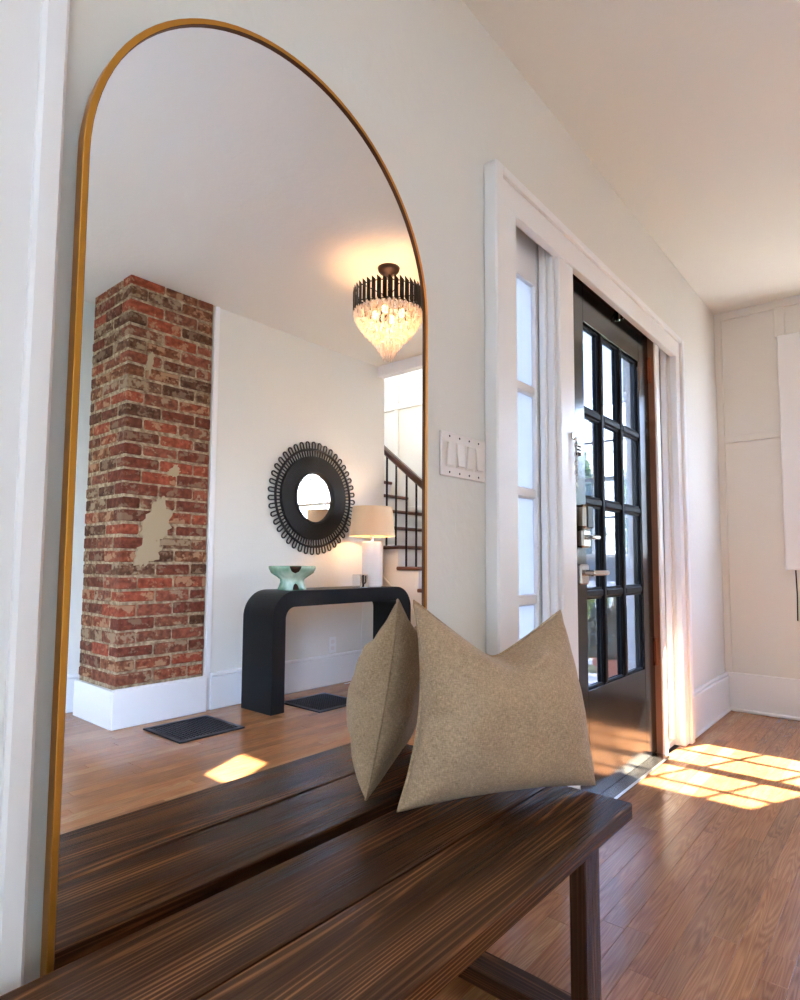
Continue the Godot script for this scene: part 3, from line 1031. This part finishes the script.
# ------------------------------------------------------------------ chimney
func build_chimney() -> void:
	var t := thing("chimney", "exposed red brick chimney breast with old mortar smears on a white plinth", "chimney", Vector3(1.497, 0, BZ))
	var x1 := 0.53
	slab("mortar_core", M.mortar, t, 0.006, x1, 0.0, H, -0.004, 0.475)
	var ch := 0.0755
	var y := 0.222
	var row := 0
	var meshes := {}
	var brk := func(y: float, x0: float, xe: float, z0: float, ze: float, side: bool):
		var sx := snappedf(xe - x0, 0.005)
		var sz := snappedf(ze - z0, 0.005)
		var vr := rng.randi() % 3
		var key := "%.3f %.3f %d" % [sx, sz, vr]
		if not meshes.has(key):
			var b := MB.new()
			b.box(Vector3.ZERO, Vector3(sx, 0.0635 - 0.003 * vr, sz), 0.005 + 0.0015 * vr)
			meshes[key] = b.mesh()
		var k := rng.randf()
		var m := 0
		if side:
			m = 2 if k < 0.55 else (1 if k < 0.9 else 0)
		else:
			m = 0 if k < 0.5 else (1 if k < 0.82 else 2)
			if y > 1.9 and k > 0.3:
				m = 2 if k > 0.6 else 1
		var jit := Vector3(rng.randf_range(-0.003, 0.002), rng.randf_range(-0.002, 0.002), rng.randf_range(-0.004, 0.002))
		put("brick", meshes[key], M.brick[m * 3 + rng.randi() % 3], t, Vector3((x0 + xe) * 0.5, y + 0.033, (z0 + ze) * 0.5) + jit, Basis(Vector3.UP, rng.randf_range(-0.012, 0.012)) * Basis(Vector3.BACK, rng.randf_range(-0.012, 0.012)))
	while y + 0.045 < H:
		if row % 2 == 0:
			brk.call(y, 0.0, 0.205, -0.012, 0.09, false)
			brk.call(y, 0.215, 0.42, -0.012, 0.09, false)
			brk.call(y, 0.43, x1, -0.012, 0.09, false)
			brk.call(y, 0.0, 0.09, 0.1, 0.305, true)
			brk.call(y, 0.0, 0.09, 0.315, 0.475, true)
		else:
			brk.call(y, 0.0, 0.1, -0.012, 0.193, false)
			brk.call(y, 0.11, 0.315, -0.012, 0.09, false)
			brk.call(y, 0.325, x1, -0.012, 0.09, false)
			brk.call(y, 0.0, 0.09, 0.203, 0.408, true)
			brk.call(y, 0.0, 0.09, 0.418, 0.475, true)
		y += ch
		row += 1
	# smears of old plaster: irregular flat lumps
	var blob := func(cx: float, cy: float, w: float, h: float, sd: int):
		var f := noise(sd, 1.2, 3)
		var c := Vector3(cx, cy, -0.016)
		var ring: Array = []
		for k in 40:
			var a := TAU * k / 40
			var q := 1.0 + 0.5 * f.get_noise_2d(cos(a) * 1.6, sin(a) * 1.6)
			ring.append(Vector3(cx + cos(a) * w * q + 0.35 * w * sin(a) * q, cy + sin(a) * h * q, -0.0145))
		var b := MB.new()
		for k in 40:
			var p: Vector3 = ring[k]
			var q: Vector3 = ring[(k + 1) % 40]
			var p2 := p + (p - c) * 0.06 + Vector3(0, 0, 0.01)
			var q2 := q + (q - c) * 0.06 + Vector3(0, 0, 0.01)
			b.tri(c, p, q, Vector3(0, 0, -1), Vector3(0, 0, -1), Vector3(0, 0, -1))
			b.flat([p, q, q2, p2], (p - c).normalized())
		part("plaster_patch", b, M.plaster, t)
	blob.call(0.205, 1.13, 0.075, 0.13, 3)
	blob.call(0.155, 0.97, 0.07, 0.085, 9)
	blob.call(0.30, 1.44, 0.035, 0.035, 13)
	blob.call(0.13, 2.05, 0.02, 0.06, 17)
	# white plinth wrapped round the foot
	solid("baseboard_chimney", M.trim, [[1.475, 2.042, 0, 0.205, BZ - 0.034, BZ - 0.012, 0.003], [1.475, 1.497, 0, 0.205, BZ - 0.012, 2.96, 0.0], [1.477, 2.04, 0.205, 0.212, BZ - 0.03, BZ - 0.012, 0.003]], "white plinth board around the foot of the brick chimney")

# ------------------------------------------------------------------ console
func build_console() -> void:
	var t := thing("console_table", "black waterfall console table with rounded corners against the white wall", "table", Vector3(2.235, 0, 2.075))
	var L := 1.29
	var D := 0.30
	var hh := 0.728
	var th := 0.098
	var ro := 0.165
	var ri := 0.07
	var outer: Array = [Vector2(0, 0)]
	var inner: Array = [Vector2(th, 0)]
	for k in 13:
		var a := PI - PI * 0.5 * k / 12
		outer.append(Vector2(ro + ro * cos(a), hh - ro + ro * sin(a)))
		inner.append(Vector2(th + ri + ri * cos(a), hh - th - ri + ri * sin(a)))
	for k in 13:
		var a := PI * 0.5 - PI * 0.5 * k / 12
		outer.append(Vector2(L - ro + ro * cos(a), hh - ro + ro * sin(a)))
		inner.append(Vector2(L - th - ri + ri * cos(a), hh - th - ri + ri * sin(a)))
	outer.append(Vector2(L, 0))
	inner.append(Vector2(L - th, 0))
	var names := ["leg", "tabletop", "leg"]
	var cuts := [0, 13, 14, outer.size() - 1]
	for s in 3:
		var b := MB.new()
		for k in range(cuts[s], cuts[s + 1]):
			var o0: Vector2 = outer[k]
			var o1: Vector2 = outer[k + 1]
			var i0: Vector2 = inner[k]
			var i1: Vector2 = inner[k + 1]
			var ne := Vector3(-(o1 - o0).y, (o1 - o0).x, 0).normalized()
			b.flat([Vector3(o0.x, o0.y, 0), Vector3(o1.x, o1.y, 0), Vector3(o1.x, o1.y, D), Vector3(o0.x, o0.y, D)], ne)
			b.flat([Vector3(i0.x, i0.y, 0), Vector3(i1.x, i1.y, 0), Vector3(i1.x, i1.y, D), Vector3(i0.x, i0.y, D)], -ne)
			b.flat([Vector3(o0.x, o0.y, 0), Vector3(o1.x, o1.y, 0), Vector3(i1.x, i1.y, 0), Vector3(i0.x, i0.y, 0)], Vector3(0, 0, -1))
			b.flat([Vector3(o0.x, o0.y, D), Vector3(o1.x, o1.y, D), Vector3(i1.x, i1.y, D), Vector3(i0.x, i0.y, D)], Vector3(0, 0, 1))
		if s == 0:
			b.flat([Vector3(0, 0, 0), Vector3(th, 0, 0), Vector3(th, 0, D), Vector3(0, 0, D)], Vector3.DOWN)
		if s == 2:
			b.flat([Vector3(L - th, 0, 0), Vector3(L, 0, 0), Vector3(L, 0, D), Vector3(L - th, 0, D)], Vector3.DOWN)
		part(names[s], b, M.console, t)

func build_console_things() -> void:
	var ty := 0.728
	# table lamp
	var t := thing("table_lamp", "lit table lamp with a white cylinder base and beige drum shade on the console", "lamp", Vector3(3.245, ty, 2.22))
	var b := MB.new()
	b.lathe(Vector3.ZERO, [Vector2(0, 0), Vector2(0.07, 0), Vector2(0.074, 0.004), Vector2(0.074, 0.326), Vector2(0.07, 0.332), Vector2(0, 0.333)], 40)
	part("lamp_base", b, M.ceramic, t)
	var nk := MB.new()
	nk.lathe(Vector3.ZERO, [Vector2(0.012, 0.333), Vector2(0.012, 0.36), Vector2(0.018, 0.365), Vector2(0.018, 0.4), Vector2(0, 0.4)], 16)
	nk.tube([Vector3(-0.145, 0.575, 0), Vector3(0.145, 0.575, 0)], 0.002, 6)
	nk.tube([Vector3(0, 0.575, -0.145), Vector3(0, 0.575, 0.145)], 0.002, 6)
	nk.tube([Vector3(0, 0.4, 0), Vector3(0.05, 0.46, 0), Vector3(0.05, 0.53, 0), Vector3(0, 0.575, 0)], 0.0018, 6)
	part("socket", nk, M.chrome, t)
	var sh := MB.new()
	sh.lathe(Vector3.ZERO, [Vector2(0.172, 0.372), Vector2(0.148, 0.592), Vector2(0.146, 0.592), Vector2(0.170, 0.372), Vector2(0.172, 0.372)], 48)
	part("lamp_shade", sh, M.shade, t)
	var bu := MB.new()
	bu.ball(Vector3(0, 0.445, 0), Vector3(0.03, 0.04, 0.03), 14, 10)
	part("bulb", bu, M.bulb, t)
	var ol := OmniLight3D.new()
	ol.name = "lamp_light"
	ol.light_color = Color(1.0, 0.82, 0.62)
	ol.light_energy = 0.009
	ol.light_size = 0.03
	ol.omni_range = 12.0
	ol.omni_attenuation = 2.0
	ol.shadow_enabled = true
	ol.position = Vector3(0, 0.445, 0)
	t.add_child(ol)
	# green bowl on a foot
	var bw := thing("footed_bowl", "green and white glazed footed ceramic bowl on the left end of the console", "bowl", Vector3(2.47, ty, 2.19))
	var g := MB.new()
	g.lathe(Vector3.ZERO, [Vector2(0, 0.0), Vector2(0.088, 0.0), Vector2(0.092, 0.006), Vector2(0.086, 0.02), Vector2(0.076, 0.05), Vector2(0.078, 0.068), Vector2(0.10, 0.085), Vector2(0.135, 0.108), Vector2(0.148, 0.135), Vector2(0.150, 0.152), Vector2(0.145, 0.153), Vector2(0.138, 0.13), Vector2(0.1, 0.105), Vector2(0, 0.09)], 40, false)
	var body := part("bowl_body", g, M.glaze, bw)
	var spots := [[0.145, 0.052, 0.002], [0.03, 0.022, 0.0]]
	for s in 2:   # dark half-round glaze marks facing the hall
		var mk := MB.new()
		var prof := [[0.135, 0.108], [0.148, 0.135], [0.150, 0.152]] if s == 0 else [[0.092, 0.004], [0.086, 0.02], [0.077, 0.045]]
		var rows := 6
		var gg: Array = []
		for i in rows + 1:
			var q := float(i) / rows
			var f := q * 2.0
			var a0: Array = prof[min(int(f), 1)]
			var a1: Array = prof[min(int(f), 1) + 1]
			var fr: float = f - min(int(f), 1)
			var r: float = lerpf(a0[0], a1[0], fr) + 0.0012
			var yy: float = lerpf(a0[1], a1[1], fr)
			var hw: float = (0.036 * sqrt(maxf(1.0 - (1.0 - q) * (1.0 - q), 0.0)) if s == 0 else 0.02 * sqrt(maxf(1.0 - q * q, 0.0))) / r
			var rr: Array = []
			for j in 9:
				var an := (-2.12 if s == 0 else -1.98) + hw * (j / 4.0 - 1.0)
				rr.append(Vector3(cos(an) * r, yy, sin(an) * r))
			gg.append(rr)
		mk.sheet(gg, false, true)
		part("glaze_mark", mk, M.glaze_dark, body)
	# chrome candle holder
	var cd := thing("candle_holder", "small square mirrored candle holder with a dark U mark beside the lamp", "candle holder", Vector3(3.07, ty, 2.17))
	var cb := MB.new()
	for q: Array in [[-0.04, 0.04, 0.0, 0.006, -0.04, 0.04], [-0.04, -0.036, 0.006, 0.09, -0.04, 0.04], [0.036, 0.04, 0.006, 0.09, -0.04, 0.04], [-0.036, 0.036, 0.006, 0.09, -0.04, -0.036], [-0.036, 0.036, 0.006, 0.09, 0.036, 0.04]]:
		cb.span(q[0], q[1], q[2], q[3], q[4], q[5], 0.001)
	part("holder", cb, M.mirror, cd)
	var um := MB.new()
	var up: Array = [Vector3(-0.016, 0.085, -0.0405)]
	for k in 9:
		var a := PI + PI * k / 8
		up.append(Vector3(0.016 * cos(a), 0.045 + 0.016 * sin(a), -0.0405))
	up.append(Vector3(0.016, 0.085, -0.0405))
	um.tube(up, 0.006, 8)
	part("letter_mark", um, M.black_satin, cd)
	var wx := MB.new()
	wx.lathe(Vector3.ZERO, [Vector2(0, 0.006), Vector2(0.03, 0.006), Vector2(0.03, 0.06), Vector2(0, 0.06)], 20)
	part("candle", wx, M.ceramic, cd)
	# outlet and cord
	var ot := thing("wall_outlet", "white wall outlet plate under the console table", "outlet", Vector3(3.1, 0.29, BZ))
	slab("plate", M.trim, ot, -0.036, 0.036, -0.058, 0.058, -0.006, 0.0, 0.002)
	for y: float in [-0.024, 0.024]:
		slab("socket_face", M.switch, ot, -0.016, 0.016, y - 0.014, y + 0.014, -0.008, -0.005, 0.001)
	var cr := MB.new()
	cr.tube([Vector3(0, 0.72, 0), Vector3(0.0, 0.5, 0.008), Vector3(-0.015, 0.3, 0.004), Vector3(-0.02, 0.16, -0.012), Vector3(-0.03, 0.03, -0.02), Vector3(-0.1, 0.006, -0.02), Vector3(-0.2, 0.005, -0.01)], 0.0025, 6)
	tag(put("lamp_cord", cr.mesh(), M.ceramic, self, Vector3(3.36, 0.0, 2.42)), "thin white lamp cord hanging behind the console table", "cord")

# ------------------------------------------------------------------ round mirror
func build_round_mirror() -> void:
	var t := thing("round_mirror", "round wall mirror in a wide black rattan sunburst frame above the console", "mirror", Vector3(2.892, 1.374, BZ))
	# local: face towards -z
	var ring := func(prof: Array, mt: Material, nm: String, par: Node3D):
		var b := MB.new()
		b.lathe(Vector3.ZERO, prof, 72)
		return put(nm, b.mesh(), mt, par, Vector3.ZERO, Basis(Vector3(1, 0, 0), Vector3(0, 0, -1), Vector3(0, 1, 0)))
	ring.call([Vector2(0, 0.002), Vector2(0.181, 0.002), Vector2(0.181, 0.012), Vector2(0, 0.012)], M.mirror, "mirror_glass", t)
	var weave: Array = [Vector2(0.176, 0.0), Vector2(0.176, 0.02)]
	for k in 14:   # ridged woven ring
		var r := 0.178 + 0.0092 * k
		weave.append(Vector2(r + 0.002, 0.027 + (0.012 if k < 2 else 0.0)))
		weave.append(Vector2(r + 0.0075, 0.026 + (0.012 if k < 2 else 0.0)))
		weave.append(Vector2(r + 0.0085, 0.0235))
	weave.append(Vector2(0.308, 0.0))
	ring.call(weave, M.rattan, "woven_ring", t)
	var to := MB.new()
	var pts: Array = []
	for k in 96:
		var a := TAU * k / 96
		pts.append(Vector3(0.356 * cos(a), 0.356 * sin(a), -0.016))
	to.tube(pts, 0.009, 8, true)
	part("hoop", to, M.rattan, t)
	var sp := MB.new()
	var loop: Array = [Vector3(0.30, -0.011, -0.012), Vector3(0.398, -0.0146, -0.012)]
	for k in 5:
		var a := -PI * 0.5 + PI * (k + 1) / 6
		loop.append(Vector3(0.398 + 0.0146 * cos(a), 0.0146 * sin(a), -0.012))
	loop.append(Vector3(0.398, 0.0146, -0.012))
	loop.append(Vector3(0.30, 0.011, -0.012))
	sp.tube(loop, 0.0056, 6)
	var lm := sp.mesh()
	for k in 43:
		put("rattan_loop", lm, M.rattan, t, Vector3.ZERO, Basis(Vector3(0, 0, 1), TAU * k / 43))

# ------------------------------------------------------------------ chandelier
func build_chandelier() -> void:
	var c := Vector3(2.385, 0, 1.30)
	var t := thing("chandelier", "lit crystal chandelier with black fins hanging from a bronze ceiling canopy", "chandelier", Vector3(c.x, H, c.z))
	var b := MB.new()
	b.lathe(Vector3.ZERO, [Vector2(0, -0.052), Vector2(0.012, -0.05), Vector2(0.02, -0.034), Vector2(0.05, -0.026), Vector2(0.058, -0.016), Vector2(0.062, 0.0), Vector2(0, 0)], 32, false)
	part("canopy", b, M.bronze, t)
	var st := MB.new()
	for k in 4:
		var pts: Array = []
		for q in 10:
			var an := TAU * q / 10
			var o := Vector3(0.006 * cos(an), 0.012 * sin(an), 0) if k % 2 == 0 else Vector3(0, 0.012 * sin(an), 0.006 * cos(an))
			pts.append(Vector3(0, -0.06 - 0.02 * k, 0) + o)
		st.tube(pts, 0.002, 6, true)
	st.tube([Vector3(0, -0.13, 0), Vector3(0, -0.30, 0)], 0.006, 8)
	for k in 3:
		var a := TAU * k / 6
		st.tube([Vector3(cos(a) * 0.178, -0.165, sin(a) * 0.178), Vector3(-cos(a) * 0.178, -0.165, -sin(a) * 0.178)], 0.003, 6)
	part("stem", st, M.bronze, t)
	for y: float in [-0.15, -0.25]:
		var rg := MB.new()
		var pts: Array = []
		for k in 48:
			var a := TAU * k / 48
			pts.append(Vector3(0.183 * cos(a), y, 0.183 * sin(a)))
		rg.tube(pts, 0.003, 6, true)
		part("hoop", rg, M.iron, t)
	# slanted fins
	var fn := MB.new()
	var dz := 0.028
	var P := [Vector3(0.190, -0.245, -0.0115), Vector3(0.194, -0.245, -0.0115), Vector3(0.196, -0.266, 0.0115), Vector3(0.192, -0.266, 0.0115),
		Vector3(0.190, -0.125, -0.0115), Vector3(0.194, -0.125, -0.0115), Vector3(0.196, -0.148, 0.0115), Vector3(0.192, -0.148, 0.0115)]
	var cen := Vector3.ZERO
	for p: Vector3 in P:
		cen += p / 8.0
	for q in [[0, 1, 2, 3], [4, 5, 6, 7], [0, 1, 5, 4], [1, 2, 6, 5], [2, 3, 7, 6], [3, 0, 4, 7]]:
		var m: Vector3 = (P[q[0]] + P[q[2]]) * 0.5
		var nn: Vector3 = (P[q[1]] - P[q[0]]).cross(P[q[2]] - P[q[0]]).normalized()
		if nn.dot(m - cen) < 0:
			nn = -nn
		fn.flat([P[q[0]], P[q[1]], P[q[2]], P[q[3]]], nn)
	var fm := fn.mesh()
	for k in 40:
		put("fin", fm, M.black_satin, t, Vector3.ZERO, Basis(Vector3.UP, TAU * k / 40))
	# crystal tiers: (radius, top, count)
	var tiers := []
	for q: Array in [[0.190, 0.02], [0.186, 0.036], [0.178, 0.052], [0.168, 0.068], [0.156, 0.086], [0.142, 0.104], [0.126, 0.122], [0.108, 0.142], [0.088, 0.162], [0.072, 0.182], [0.058, 0.202], [0.046, 0.222], [0.036, 0.242], [0.026, 0.26], [0.012, 0.262]]:
		tiers.append([q[0], -0.226 - q[1], int(6 + 260.0 * q[0]), 0.044])
	for k in 4:   # inner fall behind the outer drops
		tiers.append([0.15 - 0.03 * k, -0.245 - 0.025 * k, 30 - 6 * k, 0.05])
	for tr: Array in tiers:
		var cr := MB.new()
		for k in tr[2]:
			var a: float = TAU * (k + 0.5 * rng.randf()) / tr[2]
			var o := Vector3(cos(a) * tr[0], tr[1] + rng.randf_range(-0.004, 0.004), sin(a) * tr[0])
			var h: float = tr[3]
			var w := 0.0105
			var B := Basis(Vector3.UP, -a + rng.randf_range(-0.5, 0.5))
			var top := o
			var bot := o - Vector3(0, h, 0)
			var mids: Array = []
			for q in 4:
				mids.append(o + Vector3(0, -h * 0.3, 0) + B * Vector3(cos(TAU * q / 4) * w * 0.6, 0, sin(TAU * q / 4) * w))
			for q in 4:
				var p0: Vector3 = mids[q]
				var p1: Vector3 = mids[(q + 1) % 4]
				var nrm := ((p0 + p1) * 0.5 - (o + Vector3(0, -h * 0.3, 0))).normalized()
				cr.flat([top, p0, p1], (nrm + Vector3(0, 0.4, 0)).normalized())
				cr.flat([bot, p0, p1], (nrm + Vector3(0, -0.2, 0)).normalized())
		var o2 := part("crystal_tier", cr, M.crystal, t)
		o2.set_meta("kind", "stuff")
	for k in 4:
		var a := TAU * k / 4 + 0.5
		var p := Vector3(cos(a) * 0.075, -0.262, sin(a) * 0.075)
		var bu := MB.new()
		bu.ball(p, Vector3(0.017, 0.026, 0.017), 12, 8)
		part("bulb", bu, M.bulb, t)
		var ol := OmniLight3D.new()
		ol.name = "bulb_light"
		ol.light_color = Color(1.0, 0.74, 0.55)
		ol.light_energy = 0.0036
		ol.light_size = 0.016
		ol.omni_range = 12.0
		ol.omni_attenuation = 2.0
		ol.shadow_enabled = true
		ol.position = p
		t.add_child(ol, true)

# ------------------------------------------------------------------ stairs
func build_stairs() -> void:
	var t := thing("staircase", "wooden stairs with brown treads, thin dark balusters and a brown handrail", "stairs", Vector3(3.72, 0, 1.3))
	var rise := 0.1746
	var run := 0.22
	var n := 15
	var w := SX - 3.72 - 0.005
	var side := PackedVector2Array([Vector2(0, 0)])
	for k in n:
		var y := rise * (k + 1) - 0.03
		side.append(Vector2(run * k, y))
		side.append(Vector2(run * (k + 1), y))
	side.append(Vector2(run * n, rise * n - 0.7))
	side.append(Vector2(run * 4.0, 0.0))
	var sp := MB.new()
	sp.prism(side, Vector3(0.03, 0, 0), Vector3(0, 0, 1), Vector3.UP, Vector3(0.03, 0, 0))
	part("stringer", sp, M.trim, t)
	var md := MB.new()
	var sl := atan2(rise, run)
	md.box(Vector3(0.022, rise * 6 - 0.22, run * 6), Vector3(0.018, 0.022, 2.2), 0.004, Basis(Vector3.RIGHT, -sl))
	part("stringer_moulding", md, M.trim, t)
	for k in n:
		var y := rise * (k + 1)
		slab("tread", M.tread, t, 0.0, w, y - 0.03, y, run * k - 0.025, run * (k + 1), 0.008)
		slab("riser", M.trim, t, 0.06, w, y - rise, y - 0.03, run * k, run * k + 0.018, 0.0)
		if run * (k + 1) + 1.3 < BZ + 0.14:
			for q: float in [0.04, 0.145]:
				var z := run * k + q
				var top := 1.54 + 0.794 * (z + 1.3 - 2.16) - 0.03
				if top - y > 0.1:
					var bl := MB.new()
					bl.tube([Vector3(0.045, y, z), Vector3(0.045, top, z)], 0.009, 8)
					part("baluster", bl, M.iron, t)
	var hr := MB.new()
	var z0 := 0.06
	var z1 := 1.34
	var y0 := 1.54 + 0.794 * (z0 + 1.3 - 2.16)
	var y1 := 1.54 + 0.794 * (z1 + 1.3 - 2.16)
	hr.box(Vector3(0.045, (y0 + y1) * 0.5, (z0 + z1) * 0.5), Vector3(0.06, 0.055, Vector2(z1 - z0, y1 - y0).length()), 0.014, Basis(Vector3.RIGHT, -atan2(y1 - y0, z1 - z0)))
	part("handrail", hr, M.rail, t)
	slab("newel_post", M.rail, t, 0.0, 0.09, 0.0, 1.02, -0.05, 0.04, 0.006)

# ------------------------------------------------------------------ floor vents
func build_vents() -> void:
	var where := ["set in the floor before the brick chimney", "set in the floor under the console table"]
	var at := [Vector3(1.79, 0, 2.16), Vector3(2.66, 0, 2.10)]
	for k in 2:
		var t := thing("floor_vent", "dark metal floor vent grille " + where[k], "vent", at[k])
		var s := 0.172
		slab("damper_plate", M.vent, t, -s, s, -0.001, 0.0006, -s, s)
		var f := MB.new()
		f.span(-s - 0.02, s + 0.02, 0, 0.008, -s - 0.02, -s + 0.008, 0.002)
		f.span(-s - 0.02, s + 0.02, 0, 0.008, s - 0.008, s + 0.02, 0.002)
		f.span(-s - 0.02, -s + 0.008, 0, 0.008, -s + 0.008, s - 0.008, 0.002)
		f.span(s - 0.008, s + 0.02, 0, 0.008, -s + 0.008, s - 0.008, 0.002)
		part("rim", f, M.vent, t)
		var g := MB.new()
		var m := 17
		for q in m:
			var x := -s + 0.008 + (2 * s - 0.016) * (q + 0.5) / m
			g.span(x - 0.003, x + 0.003, 0.0005, 0.006, -s, s)
			g.span(-s, s, 0.0005, 0.0055, x - 0.003, x + 0.003)
		part("grille", g, M.vent, t)

# ------------------------------------------------------------------ outdoors
func leaf_ball(st: MB, c: Vector3, r: Vector3, count: int, size: float) -> void:
	for k in count:
		var d := Vector3(rng.randfn(), rng.randfn(), rng.randfn()).normalized()
		var p := c + d * r * pow(rng.randf(), 0.3)
		var a := Vector3(rng.randfn(), rng.randfn(), rng.randfn()).normalized() * size
		var b := a.cross(Vector3(rng.randfn(), rng.randfn(), rng.randfn())).normalized() * size * 0.45
		st.flat([p - a, p + b, p + a, p - b], a.cross(b).normalized())

func build_outdoors() -> void:
	solid("ground", M.lawn, [[-40, 80, -0.7, -0.45, -60, -2.6], [FX + 1.2, 80, -0.7, -0.45, -2.6, 60], [-40, -4.6, -0.7, -0.45, -2.6, 60]], "green lawn outside the house")
	solid("porch_floor", M.porch, [[-4.6, 5.6, -0.45, -0.14, -2.5, -0.2, 0.01]], "grey porch floor outside the front door")
	# porch end railing
	var t := thing("porch_railing", "white wooden porch railing seen through the door panes", "railing", Vector3(5.5, -0.14, -1.35))
	slab("top_rail", M.trim, t, -0.04, 0.04, 0.82, 0.88, -0.99, 0.99, 0.008)
	slab("bottom_rail", M.trim, t, -0.025, 0.025, 0.1, 0.15, -0.97, 0.97, 0.006)
	for k in 15:
		var z := -0.95 + 1.9 * k / 14
		slab("baluster", M.trim, t, -0.016, 0.016, 0.15, 0.82, z - 0.016, z + 0.016, 0.003)
	for z: float in [-2.42, -0.28]:
		var p := thing("porch_post", "square white porch post standing " + ("at the outer corner of the porch" if z < -1 else "against the house wall"), "post", Vector3(5.5, -0.14, z))
		slab("shaft", M.trim, p, -0.07, 0.07, 0.0, 3.2, -0.07, 0.07, 0.006)
		slab("base", M.trim, p, -0.09, 0.09, 0.0, 0.12, -0.09, 0.09, 0.006)
	var pt := thing("flower_pot", "terracotta pot with a green plant on the porch", "pot", Vector3(4.6, -0.14, -0.82))
	var b := MB.new()
	b.lathe(Vector3.ZERO, [Vector2(0, 0), Vector2(0.12, 0), Vector2(0.17, 0.27), Vector2(0.19, 0.27), Vector2(0.19, 0.33), Vector2(0.165, 0.33), Vector2(0.15, 0.28), Vector2(0, 0.28)], 28)
	part("pot", b, M.terracotta, pt)
	var pl := MB.new()
	leaf_ball(pl, Vector3(0, 0.5, 0), Vector3(0.26, 0.24, 0.26), 260, 0.06)
	part("foliage", pl, M.leaf_dark, pt)
	var spots := [[7.4, -1.7, 0.75], [8.6, -2.6, 0.9], [7.9, -0.3, 0.6], [10.4, -1.6, 0.9], [10.2, -4.6, 1.0]]
	var dc := ["low rounded shrub just beyond the porch railing", "rounded shrub behind the low ones beyond the railing", "low shrub beside the house corner", "taller shrub farther along the house", "broad shrub out on the lawn"]
	for k in spots.size():
		var q: Array = spots[k]
		var s := thing("shrub", dc[k], "shrub", Vector3(q[0], -0.45, q[1]), "shrubs beyond the porch")
		var f := MB.new()
		leaf_ball(f, Vector3(0, q[2] * 0.6, 0), Vector3(0.75, 0.62, 0.75) * q[2], 900, 0.07)
		part("foliage", f, M.leaf_dark if k % 2 == 0 else M.leaf, s)
		var st := MB.new()
		st.tube([Vector3(0, 0, 0), Vector3(0.02, q[2] * 0.6, 0)], 0.03, 6)
		part("stem", st, M.bark, s)
	var trees := [[15.0, -2.6, 5.2], [20.5, -4.0, 6.5], [13.5, -7.5, 5.5], [19.0, -11.5, 7.0]]
	var td := ["leafy tree in front of the neighbouring house", "tall leafy tree at the far corner of the neighbouring house", "leafy tree out on the lawn", "tallest leafy tree beyond the lawn"]
	for k in trees.size():
		var q: Array = trees[k]
		var s := thing("tree", td[k], "tree", Vector3(q[0], -0.45, q[1]), "trees beyond the porch")
		var st := MB.new()
		st.tube([Vector3(0, 0, 0), Vector3(0.05, q[2] * 0.4, 0.03), Vector3(0.0, q[2] * 0.75, 0)], 0.14, 8)
		part("trunk", st, M.bark, s)
		var f := MB.new()
		for j in 7:
			leaf_ball(f, Vector3(rng.randf_range(-1, 1), q[2] * 0.7 + rng.randf_range(-0.8, 0.9), rng.randf_range(-1, 1)), Vector3(0.9, 0.7, 0.9), 260, 0.16)
		part("crown", f, M.leaf, s)
	# clipped evergreens outside the sunny side window
	for k in 3:
		var e := thing("evergreen", ["evergreen shrub nearest the front corner, outside the sunny window", "middle evergreen shrub outside the sunny window", "evergreen shrub farthest from the front corner, outside the sunny window"][k], "shrub", Vector3(7.8, -0.45, 0.9 + 2.2 * k), "evergreens beside the house")
		var st := MB.new()
		st.tube([Vector3.ZERO, Vector3(0.02, 2.4, 0)], 0.05, 8)
		part("stem", st, M.bark, e)
		var f := MB.new()
		leaf_ball(f, Vector3(0, 1.75, 0), Vector3(0.93, 1.75, 0.93), 6500, 0.11)
		part("foliage", f, M.leaf, e)
	# neighbouring house with clapboards
	var hs := thing("house", "pale grey clapboard house across the lawn", "house", Vector3(24, -0.45, -6.0))
	slab("wall", M.siding, hs, 0.06, 7, 0, 5.4, -7.0, 7.0)
	for k in 22:
		var cb := MB.new()
		cb.box(Vector3(0.03, 0.3 + 0.235 * k, 0), Vector3(0.06, 0.23, 14.0), 0.0, Basis(Vector3.BACK, -0.09))
		part("clapboard", cb, M.siding, hs)
	for z: float in [-4.5, 0.0, 4.4]:
		for y: float in [1.2, 3.6]:
			var wf := slab("window", M.trim, hs, -0.06, 0.06, y - 0.1, y + 1.4, z - 0.6, z + 0.6, 0.01)
			slab("pane", M.black, wf, -0.075, -0.055, y, y + 0.62, z - 0.48, z + 0.48)
			slab("pane", M.black, wf, -0.075, -0.055, y + 0.68, y + 1.3, z - 0.48, z + 0.48)
	var rf := MB.new()
	rf.prism(PackedVector2Array([Vector2(-7.5, 5.3), Vector2(7.5, 5.3), Vector2(0, 8.6)]), Vector3(-0.4, 0, 0), Vector3(0, 0, 1), Vector3.UP, Vector3(8.0, 0, 0))
	part("roof", rf, M.roof, hs)
